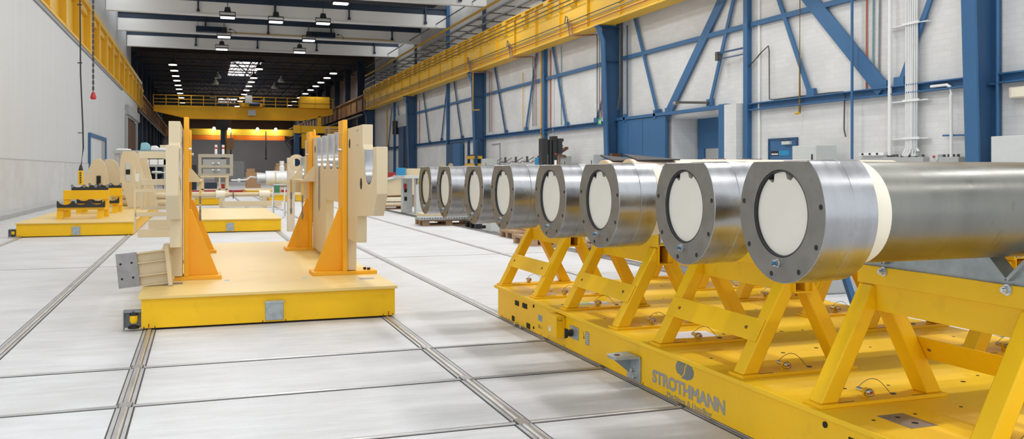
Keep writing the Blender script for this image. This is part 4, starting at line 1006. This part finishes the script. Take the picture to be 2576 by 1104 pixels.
t = thing('reel_stack', 'stack of wooden pallets on a grey block left of the gantry leg', 'goods', (10,70,0))
box(9.2,10.8,69.5,70.6,0,2.6).build('grey_block', GREYD, t)
m = MB()
for k in range(10): m.box(9.2,10.6,69.6,70.6,2.62+k*.2,2.68+k*.2).box(9.3,9.45,69.6,70.6,2.68+k*.2,2.82+k*.2).box(10.3,10.45,69.6,70.6,2.68+k*.2,2.82+k*.2)
m.build('pallet_pile', WOOD, t)

# ------------------------------------------------------------------ right side of the hall
def pallet(x, y, label, L=1.2, W=.8, m=WOOD, rz=0):
    t = thing('pallet', label, 'pallet', (x,y,0), 'pallets on the right')
    a = MB()
    for k in range(3): a.box(x-L/2,x+L/2,y-W/2+k*(W/2-.05),y-W/2+.1+k*(W/2-.05),.0,.02)
    a.build('bottom_board', m, t)
    b = MB()
    for i in range(3):
        for k in range(3): b.box(x-L/2+i*(L/2-.072),x-L/2+.145+i*(L/2-.072),y-W/2+k*(W/2-.05),y-W/2+.1+k*(W/2-.05),.02,.1)
    b.build('block', m, t)
    c = MB()
    for k in range(6): c.box(x-L/2,x+L/2,y-W/2+k*(W-.11)/5,y-W/2+.11+k*(W-.11)/5,.1,.144)
    c.build('top_board', m, t); t.rotation_euler = (0,0,rz)
    return t
pallet(5.32,19.9,'wooden pallet under the grey drilled rails, nearest the floor joint')
pallet(6.15,18.6,'black plastic pallet beside the wooden one', m=PLAST)
pallet(5.95,15.6,'wooden pallet with a brown carton behind the first trestle')
pallet(6.05,12.2,'wooden pallet with a beige casting seen under the third pipe')
pallet(5.5,28.4,'wooden pallet with white slabs beside the grey bench', L=1.4)
pallet(5.6,12.0+2.1,'wooden pallet between two others behind the pipes', L=1.0)
t = thing('drilled_rail', 'long grey drilled rail lying across the wooden pallet', 'rail', (5.35,19.7,.17))
box(4.6,6.1,19.35,19.75,.146,.2).build('rail_body', GALV, t); hb = MB()
for k in range(24): hb.cyl((4.65+k*.062,19.34,.176),(4.65+k*.062,19.352,.176),.012,8)
hb.build('drilled_hole', DARK, t)
tag(box(4.75,5.9,19.8,20.25,.146,.27).build('beige_beam', BEI, bev=.01), 'beige beam behind the drilled rail on the pallet', 'beam')
tag(MB().prism([(5.85,19.35,.2),(6.3,19.35,.2),(6.3,19.35,.34),(6.1,19.35,.26),(5.85,19.35,.27)],(0,.3,0)).build('beige_bracket', BEI), 'beige angled bracket at the right end of the drilled rail', 'bracket')
tag(box(5.75,6.5,18.3,18.8,.146,.3).build('beige_block', BEI, bev=.01), 'beige block on the black pallet', 'block')
tag(box(5.6,6.3,15.35,15.85,.146,.44).build('brown_carton', CARD, bev=.01), 'brown carton on the wooden pallet behind the first trestle', 'carton')
tag(box(5.55,6.5,11.95,12.5,.16,.62).build('beige_casting', BEI, bev=.02), 'beige casting with a red dot on its pallet under the pipes', 'casting')
tag(MB().lathe((5.72,11.949,.52),[(.02,0),(.02,.002)],axis='Y',n=12).build('red_dot', REDM), 'small red dot sticker on the beige casting', 'sticker')
tag(box(4.95,6.2,28.1,28.8,.146,.22).build('white_slab', CRE), 'lower white slab on the pallet beside the grey bench', 'slab'); tag(box(5.0,6.25,28.15,28.75,.26,.36).build('white_slab', CRE), 'upper white slab on the pallet beside the grey bench', 'slab')
tag(MB().prism([(5.4,31,.4),(8.6,31,.75),(8.6,31,1.12),(7.8,31,1.12),(5.4,31,.72)],(0,1.5,0)).build('beige_chute', BEI), 'large sloping beige steel body behind the right beige plate', 'body') if 0 else None
t = thing('beige_housing', 'sloping beige machine housing right of the front cart', 'housing', (6.2,30.5,0))
MB().prism([(5.2,30,.36),(6.9,30,.42),(7.4,30,.75),(7.4,30,1.08),(7.0,30,1.1),(5.2,30,.7)],(0,1.3,0)).build('body', BEI, t); MB().prism([(5.15,29.95,.70),(7.0,29.95,1.10),(7.0,29.95,1.14),(5.15,29.95,.74)],(0,1.4,0)).build('lid', GREYD, t); box(5.4,7,30.2,31,0,.4).build('base', WOOD, t)
t = thing('white_roll', 'white roll on a low stand behind the beige housing', 'roll', (5.9,33,0)); MB().cyl((5.1,33,1.02),(6.6,33,1.02),.09,14).build('roll', WHITE, t); MB().box(5.3,5.4,32.8,33.2,0,.94).box(6.3,6.4,32.8,33.2,0,.94).build('leg', GREYD, t)
t = thing('grey_bench', 'light grey steel bench with control stickers left of the farthest pipe', 'bench', (5.9,25.5,0))
for x, y in ((5.62,25.75),(5.75,24.6),(6.6,25.75),(6.75,24.6)): box(x,x+.28,y,y+.28,0,1.02).build('leg', GREY, t, bev=.01)
box(5.4,7.2,24.5,26.1,1.02,1.1).build('bench_top', GREY, t)
MB().box(5.79,5.99,24.597,24.6,.86,1.0).build('yellow_sticker', YELC, t); box(5.74,5.78,24.59,24.6,.85,1.02).build('blue_sticker', BLU, t); box(5.64,5.72,25.7,25.75,.7,.85).build('red_button', REDM, t)
hs = MB()
for z in (.35,.6): hs.box(5.66,5.74,25.74,25.752,z,z+.12)
hs.build('leg_slot', DARK, t)
tag(box(5.7,6.6,25.6,25.9,1.1,1.3).build('beige_box', BEI), 'beige box on the grey bench', 'box'); tag(box(5.4,5.62,25.4,25.7,1.1,1.32).build('blue_box', CYAN), 'small blue box at the end of the grey bench', 'box')
for k, (x, y) in enumerate(((5.55,17.2),(5.75,16.0),(6.6,16.6))):
    tag(box(x,x+.32,y,y+.3,0,.62).build('grey_plinth', GREY, bev=.01), ['left','middle','right'][k]+' light grey plinth standing behind the fourth farthest pipe', 'plinth')
tag(MB().box(9.9,10.9,50,51,.5,1.12).box(9.95,10.05,50,50.1,0,.5).box(10.75,10.85,50,50.1,0,.5).build('red_machine', REDM), 'red machine by the roller door beyond the grey bench', 'machine')
for k in range(2):
    t = thing('leaning_ladder', ['tall ladder leaning by the roller door','shorter ladder leaning by the roller door'][k], 'ladder', (15.2,78.5+k*1.2,0))
    m = MB()
    for yy in (78.2+k*1.2,78.7+k*1.2): m.bar((14.9,yy,0),(15.5,yy,3.2-.4*k),.06,.08)
    for q in range(9): m.bar((14.95+.06*q,78.2+k*1.2,.3+.3*q),(14.95+.06*q,78.7+k*1.2,.3+.3*q),.03,.03)
    m.build('rails_and_rungs', ALU, t)
# wrapped rolls with mats behind the pipes
for k, (x, y, lab) in enumerate(((4.23,9.0,'pinkish wrapped roll behind the pipes, left end showing'),(4.2,8.35,'pinkish wrapped roll behind the pipes, nearer one'))):
    t = thing('wrapped_roll', lab, 'roll', (x,y,.86), 'wrapped rolls behind the pipes')
    MB().cyl((x,y,1.11),(x+3.4,y,1.11),.255,40).build('wrap', PINK, t); MB().cyl((x-.006,y,1.11),(x,y,1.11),.245,40).build('end_disc', BEI, t)
    tag(MB().prism([(x+.05,y-.12,1.345),(x+.5,y-.2,1.352),(x+.5,y+.12,1.37),(x+.05,y+.2,1.41)],(0,0,.012)).build('black_mat', BLACK), ['black mat draped on the left wrapped roll','black mat lying on the nearer wrapped roll'][k], 'mat')
t = thing('roll_rack', 'grey steel rack carrying the wrapped rolls', 'rack', (5.9,8.7,0))
for x in (5.3,7.1): MB().box(x,x+.12,8.1,8.22,0,.86).box(x,x+.12,9.2,9.32,0,.86).box(x,x+.12,8.05,9.4,.80,.86).build('rack_frame', GREYD, t)
t = thing('work_stool', 'blue-legged stool with a brown bar behind the trestles', 'stool', (5.6,6.6,0))
m = MB().bar((5.25,6.5,.72),(5.53,6.5,0),.05,.05).bar((5.1,6.9,.72),(5.3,7.1,0),.05,.05).build('leg', BLU, t); MB().cyl((4.8,6.55,.30),(5.45,6.5,.32),.028,10).build('brown_bar', WOOD, t); box(4.95,5.35,6.45,6.95,.72,.76).build('seat', PLAST, t); MB().cyl((4.95,6.55,.3),(5.3,6.5,.02),.008,6).build('strut', PIPEG, t)
tag(box(5.62,5.70,9.6,9.7,0,.62).build('blue_post', BLU), 'short blue post standing behind the second nearest pipe', 'post')
tag(box(5.9,6.5,7.4,8.0,0,.45).build('grey_box', GREYD, bev=.02), 'pale grey box on the floor behind the blue-legged stool', 'box')

# doors and gate in the right wall
d = thing('door_3', 'big blue sliding gate leaf hung before the brick wall', 'door', (15.4,29.5,0)); d['kind'] = 'structure'
box(15.34,15.44,27.63,31.4,0,3.15).build('gate_leaf', BLU, d); MB().box(15.335,15.345,29.3,29.33,0,3.15).box(15.335,15.345,30.5,30.53,0,3.15).build('leaf_seam', BLUD, d); MB().box(15.3,15.42,30.7,30.85,3.1,3.4).box(15.3,15.42,28.3,28.45,3.1,3.4).build('hanger', BLU, d)
box(15.3,15.5,24,31.6,3.17,3.28).build('slide_rail', BLU, d)
d = thing('door_4', 'blue sectional door with a pale lower panel in the white passage', 'door', (16.6,25.3,0)); d['kind'] = 'structure'
box(16.55,16.65,23.1,27.5,2.0,3.05).build('upper_leaf', BLU, d); box(16.57,16.6,24.2,27.5,0,2.0).build('lower_panel', GREYD, d); MB().box(16.5,16.6,27.0,27.4,0,2.0).box(16.5,16.6,23.9,24.2,0,2.0).box(16.5,16.56,25.5,25.6,0,2).build('jamb', BLU, d)
struct('trim_5', MB().box(15.28,15.6,23.75,24.15,0,3.3), BLU, 'blue post at the right edge of the white passage', 'post')
struct('trim_6', MB().box(15.2,15.6,23.05,23.7,0,3.26), WBRICK, 'white boxed pier between passage and blue wall post', 'pier')
d = thing('door_5', 'blue single door with a closer and a small sign', 'door', (15.58,21.28,0)); d['kind'] = 'structure'
box(15.55,15.62,20.69,21.87,0,2.11).build('door_leaf', BLU, d); MB().box(15.53,15.6,20.63,20.69,0,2.16).box(15.53,15.6,21.87,21.93,0,2.16).box(15.53,15.6,20.63,21.93,2.11,2.16).build('door_frame', BLUD, d)
MB().box(15.46,15.55,20.85,21.2,1.97,2.06).build('door_closer', GREY, d); MB().bar((15.5,20.95,2.1),(15.5,21.4,2.12),.02,.02).build('closer_arm', PIPED, d)
s_ = box(15.545,15.55,21.43,21.82,1.66,1.80).build('door_sign', PLAST, d); box(15.545,15.55,20.98,21.43,1.67,1.81).build('blue_sign', CYAN, d)
sm = MB()
for k in range(7): sm.box(15.5425,15.5455,21.47+.045*k,21.505+.045*k,1.69,1.73-.008*(k%3 == 1))
sm.build('sign_print', WHITE, s_)
d = thing('door_6', 'open blue double door leaf between the far wall posts', 'door', (15.4,55.2,0)); d['kind'] = 'structure'
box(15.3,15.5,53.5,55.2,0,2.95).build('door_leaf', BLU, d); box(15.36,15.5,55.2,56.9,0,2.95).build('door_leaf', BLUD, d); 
d = thing('door_7', 'tall roller door with a metal curtain by the last columns', 'door', (15.4,70,0)); d['kind'] = 'structure'
box(15.35,15.55,67.6,73.2,4.75,5.7).build('drum_box', GREYD, d); box(15.4,15.5,68,69.8,0,4.75).build('curtain', BARE, d); box(15.3,15.5,69.9,71.8,0,4.75).build('side_panel', BLUD, d); cl = MB()
for k in range(6): cl.box(15.38,15.41,68.1+.3*k,68.16+.3*k,0,4.75)
cl.build('guide_rib', NAVY, d); MB().cyl((15.2,72.5,5.3),(15.2,72.5,4.2),.25,10).build('motor', PLAST, d)
# exit sign
t = thing('exit_sign', 'small green running-man exit sign on a blue column', 'sign', (14.66,31.42,3.15))
box(14.66,14.675,31.44,31.76,3.02,3.26).build('panel', GRN, t); MB().prism([(14.659,31.6,3.06),(14.659,31.64,3.12),(14.659,31.6,3.2),(14.659,31.54,3.12)],(-.001,0,0)).box(14.658,14.66,31.47,31.52,3.06,3.22).build('pictogram', WHITE, t)

# pipes on the near wall
W = 15.56
for pts, r, m, lab in (([(W-.25,18.14,12),(W-.25,18.14,1.52)],.035,BLU,'blue pipe standing before the brick wall'),
    ([(W,17.9,8),(W,17.92,3.25)],.022,PIPER,'red brown pipe coming down to the girt'),([(W,17.65,8),(W,17.7,3.25)],.022,TEAL,'teal pipe coming down to the girt'),([(W,17.42,8),(W,17.5,3.25)],.022,PIPEG,'thin grey pipe coming down to the girt'),
    ([(W-.12,16.98,8),(W-.12,17.0,1.6)],.045,PIPEW,'single white conduit left of the bundle'),
    ([(W-.1,20.37,8),(W-.1,20.39,2.82),(W-.18,20.39,2.8),(W-.2,20.45,2.8)],.035,PIPEY,'yellow gas pipe ending above the blue door'),
    ([(W-.1,15.75,3.12),(W-.1,15.3,3.12),(W-.1,15.2,3.06),(W-.1,15.19,2.9),(W-.1,15.18,1.52)],.035,PIPEW,'bent white conduit at the right end of the girt'),
    ([(W-.1,13.99,8),(W-.1,13.99,1.9)],.035,BLU,'blue pipe right of the nearest column'),
    ([(W-.06,23.0,4.25),(W-.06,22.2,4.7),(W-.06,21.87,4.84),(W-.06,21.83,4.7),(W-.06,21.82,3.3),(W-.06,21.6,3.27),(W-.06,19.2,3.27),(W-.06,18.68,3.25),(W-.06,18.64,3.1),(W-.06,18.66,2.3),(W-.06,18.6,2.1)],.018,PIPED,'thin dark cable running down and along the girt'),
    ([(W-.04,22.95,8),(W-.04,22.94,3.9)],.06,PIPED,'dark pipe standing on the nearest wall post'),
    ([(W,22.4,6.5),(W,22.4,0)],.04,PIPEW,'white pipe right of the nearest wall post'),
    ([(W-.06,40.0,7),(W-.06,40.05,1.95)],.04,PIPEY,'tall yellow pipe beside the lift mast'),
    ([(W-.06,42.6,6.2),(W-.06,42.6,3.3)],.02,PIPEY,'short yellow pipe by the thin brace'),
    ([(14.75,48.9,6.86),(14.75,48.9,4.75),(14.75,48.85,4.68),(14.9,48.2,4.66)],.035,PIPEY,'yellow pipe hanging at the third column'),
    ([(W-.02,38.95,6.9),(W-.02,38.95,3)],.03,PIPER,'thick red brown pipe beside the lift mast'),
    ([(W-.02,38.6,6.9),(W-.02,38.6,2.7)],.025,PIPEW,'white pipe beside the thick red brown one'),
    ([(W-.02,37.6,6.9),(W-.02,37.6,3.3)],.02,TEAL,'teal pipe right of the lift mast'),
    ([(W-.3,31.0,7.05),(W-.3,31.0,4.1),(W-.3,31.2,3.6)],.05,PIPED,'dark cable bunch on the exit-signed column'),
    ([(W-.1,30.8,6.8),(W-.1,30.8,3.3)],.03,BLUD,'dark blue pipe left of the first thin brace'),
    ([(W,65.5,6.5),(W,65.5,3.2)],.03,PIPER,'reddish pipe right of the roller door column'),
    ([(W-.05,77.6,6.6),(W-.05,77.6,0)],.05,PIPEY,'yellowish pipe beside the roller door'),
    ([(W,47.9,2.7),(W,46.5,2.72),(W,46.5,1.2)],.03,GREYD,'grey conduit bending down by the third column')):
    tag(MB().tube(pts,r,10).build('wall_pipe', m), lab, 'pipe')
for k in range(6):
    y = 16.46-.066*k
    tag(MB().tube([(W-.12,y,8),(W-.12,y+.02,1.75),(W-.12,y+.03+.02*(2-k),1.68),(W-.12,y+.12*(1 if k < 3 else .2),1.58)],.028,10).build('white_conduit', PIPEW), ['first','second','third','fourth','fifth','sixth'][k]+' white conduit from the left in the bundle on the brick wall', 'conduit', 'bundle of white conduits')
for k, z in enumerate((4.62,2.85,1.98)):
    tag(MB().box(W-.1,W,15.85,17.1,z-.012,z+.012).box(W-.17,W-.14,16.05,16.55,z-.02,z+.03).build('conduit_clamp', PIPEW), ['top','middle','lower'][k]+' white clamp rail holding the conduit bundle', 'clamp')
t = thing('wall_jib', 'thin blue wall arm beside the nearest wall post', 'arm', (15.5,23.4,4.9))
MB().bar((15.45,22.9,4.93),(15.3,24.25,4.9),.05,.05).bar((15.5,22.9,4.75),(15.3,24.2,4.72),.03,.03).build('arm', BLUD, t); box(15.25,15.4,24.15,24.3,4.68,4.95).build('end_clamp', PIPED, t)
t = thing('toothed_bar', 'dark toothed bar with a hook above the sliding gate', 'bar', (15.5,26,3.45)); MB().bar((15.45,25.0,3.42),(15.2,26.7,3.55),.06,.08).build('arm', PIPED, t); MB().lathe((15.2,26.7,3.45),[(.07,0),(.09,.06),(.06,.12)],n=10).build('end_hook', BARE, t)
tag(MB().bar((15.5,14.75,2.0),(15.5,15.45,2.015),.04,.04).build('blue_bar', BLU), 'short blue bar pointing left from the nearest column', 'bar')
t = thing('wall_light', 'beige box lamp on the wall right of the nearest column', 'lamp', (15.5,13.4,2.8)); box(15.4,15.6,12.9,13.68,2.69,2.92).build('housing', BEI2, t, bev=.02); box(15.39,15.4,13.0,13.6,2.72,2.89).build('cover', CRE, t)
t = thing('socket_strip', 'white socket strip on the brick wall', 'sockets', (15.55,17.7,1.65)); box(15.48,15.6,17.25,18.1,1.61,1.68).build('housing', WHITE, t); MB().cyl((15.48,17.95,1.645),(15.45,17.95,1.645),.025,10).cyl((15.48,17.7,1.645),(15.45,17.7,1.645),.025,10).cyl((15.48,17.45,1.645),(15.45,17.45,1.645),.025,10).build('socket', PLAST, t)
for k, (y0, y1, z0, z1, lab) in enumerate(((16.75,17.2,1.40,1.56,'grey junction box under the single conduit'),(15.95,16.75,1.42,1.55,'wide grey junction box under the conduit bundle'),(14.95,15.5,1.40,1.54,'grey junction box beside the nearest column'))):
    t = thing('junction_box', lab, 'box', (15.5,y0,z0)); box(15.42,15.6,y0,y1,z0,z1).build('housing', GREYD, t, bev=.01)
    g_ = MB()
    for q in range(4): g_.cyl((15.5,y0+.08+q*(y1-y0-.16)/3,z1),(15.5,y0+.08+q*(y1-y0-.16)/3,z1+.06),.03,8)
    g_.build('cable_gland', PIPED, t)
t = thing('switch_box', 'small grey switch box with a red button right of the bundle', 'switch', (15.5,15.6,1.5)); box(15.45,15.6,15.55,15.75,1.48,1.6).build('housing', GREY, t); MB().cyl((15.45,15.65,1.55),(15.42,15.65,1.55),.025,10).build('red_button', REDM, t)
def cabinet(x0, x1, y0, y1, h, label, m=GREY, m2=None, name='cabinet', cat='cabinet'):
    t = thing(name, label, cat, ((x0+x1)/2,(y0+y1)/2,0))
    box(x0,x1,y0,y1,0,h).build('body', m, t, bev=.01)
    box(x0-.012,x0,y0+.04,y1-.04,.1,h-.06).build('door', m2 or m, t, bev=.004); MB().box(x0-.03,x0-.012,y0+.1,y0+.14,h*.78,h*.88).build('lock_handle', PLAST, t)
    return t
cabinet(14.6,15.24,18.62,19.56,1.88,'large grey cabinet in front of the blue single door', GREY)
cabinet(14.4,15.5,11.6,13.18,1.9,'grey cabinet at the right edge beside the nearest column', GREY)
cabinet(14.6,15.13,32.05,33.1,1.87,'grey cabinet left of the exit-signed column', GREY)
cabinet(14.9,15.15,35.5,36.7,1.86,'grey cabinet right of the lift mast', GREYD)
cabinet(14.9,15.4,38.3,39.3,1.85,'bright blue cabinet left of the lift mast', CYAN)
cabinet(14.5,15.07,45.5,46.5,1.87,'grey cabinet just right of the third column', GREY)
for k, y in enumerate((45.9,44.2,42.5,40.9)):
    tag(MB().tube([(15.62,y+.4,1.92),(15.3,y+.4,1.72),(15.3,y+.25,1.62),(15.3,y-.15,1.62),(15.3,y-.22,1.7)],.02,8).cyl((15.56,y-.35,1.65),(15.56,y-.35,1.95),.06,8).bar((15.56,y-.35,1.7),(15.56,y+.4,1.7),.02,.03).build('coat_hook', PIPED), ['first','second','third','fourth'][k]+' dark bent hook from the left on the brick wall', 'hook', 'hooks on the brick wall')
t = thing('lift_mast', 'black lift truck mast rising behind the fourth nearest pipe', 'lift truck', (9.6,24,0))
box(9.33,9.49,24,24.3,0,2.17).build('mast_rail', PLAST, t); box(9.56,9.62,24,24.3,0,2.14).build('inner_rail', PLAST, t); box(9.66,9.80,24,24.3,0,2.24).build('mast_rail', PLAST, t)
MB().box(9.80,9.93,23.95,24.3,1.72,2.14).box(9.80,9.97,23.95,24.3,2.08,2.17).build('carriage_head', PLAST, t); MB().tube([(9.93,24.1,1.8),(9.99,24.1,1.82),(10.01,24.1,1.97),(9.93,24.1,1.98)],.012,6).build('grab_handle', PLAST, t)
for k in range(4): box(9.70,9.77,23.992,24.0,.85+.18*k,1.0+.18*k).build('warning_label', WHITE if k else PIPEW, t)
MB().lathe((9.735,23.99,1.72),[(.03,0),(.03,.01)],axis='Y',n=12).build('red_sticker', REDM, t); MB().cyl((9.53,24.1,0),(9.53,24.1,1.7),.018,8).build('lift_chain', GALV, t)
box(9.3,9.95,24.3,25.6,0,.9).build('chassis', PLAST, t)
t = thing('yellow_rack', 'blue and yellow stepped rack before the open blue door', 'rack', (14.9,49.6,0)); MB().box(14.8,15.3,48.9,50.4,1.9,2.07).box(14.8,15.3,48.9,50.7,1.5,1.64).build('yellow_shelf', YELC, t); MB().box(14.85,15,48.8,48.9,0,3).box(14.85,15,50.3,50.4,0,3).box(14.8,14.84,48.9,50.3,2.07,2.12).box(15.2,15.3,49,50.1,1.64,1.9).build('blue_post', BLUD, t)
tag(box(15.5,15.6,51.6,51.9,1.95,2.2).build('fire_sign', REDM), 'small red fire sign beside the yellow rack', 'sign')
t = thing('cable_reel', 'wooden cable reel behind the farthest pipes', 'reel', (13.3,50,0)); MB().cyl((13.2,50,.83),(13.25,50,.83),.83,28).cyl((13.7,50,.83),(13.75,50,.83),.83,28).build('flange', BEI, t); MB().cyl((13.25,50,.83),(13.7,50,.83),.5,20).build('drum', PLAST, t)
t = thing('scrap_bracket', 'dark twisted scrap bracket leaning left of a grey cabinet', 'bracket', (14.8,36.4,0)); MB().bar((14.8,36.9,1.95),(14.8,35.9,2.05),.12,.1).bar((14.8,35.9,2.05),(14.8,35.2,2.2),.14,.1).bar((14.8,36.3,1.95),(14.8,35.4,1.85),.08,.08).build('bent_arm', BRWN, t); MB().bar((14.8,36.2,0),(14.8,36.2,1.95),.1,.1).build('post', WOOD, t)
tag(box(14.9,15.3,30.95,31.2,0,1.9).build('brown_box', BRWN), 'brown box squeezed between column and blue gate', 'box')
for k, (x, y, lab) in enumerate(((5.6,7.2,'row of small metal parts lying on the far wrapped roll, left'),(6.15,7.0,'row of small metal parts lying on the far wrapped roll, right'))):
    m = MB()
    for q in range(9): m.cyl((5.5+.5*k+.035*q,9.0,1.366),(5.5+.5*k+.035*q,9.0,1.385),.015,8)
    tag(m.build('metal_parts', BARE), lab, 'parts', kind='stuff')

# ------------------------------------------------------------------ light, sky, camera
w = bpy.data.worlds.new('daylight'); S.world = w; w.use_nodes = True
w.node_tree.nodes['Background'].inputs[0].default_value = (.9,.95,1,1); w.node_tree.nodes['Background'].inputs[1].default_value = 5.2
cam = bpy.data.cameras.new('camera'); co = bpy.data.objects.new('camera', cam); COL.objects.link(co)
F = 2243.0; cam.sensor_width = 36; cam.lens = 36*F/2576; cam.shift_y = -(552-428)/2576
cam.clip_start = .05; cam.clip_end = 400
co.location = (0,0,1.25); co.rotation_euler = (R(90), 0, -math.atan(785/F))
cam.dof.use_dof = True; cam.dof.focus_distance = 4.6; cam.dof.aperture_fstop = 8
S.camera = co
S.view_settings.view_transform = 'Standard'; S.view_settings.look = 'None'; S.view_settings.gamma = 1; S.view_settings.use_curve_mapping = False
S.view_settings.exposure = -1.77
S.cycles.use_denoising = True; S.cycles.max_bounces = 8; S.cycles.diffuse_bounces = 5; S.cycles.sample_clamp_indirect = 6
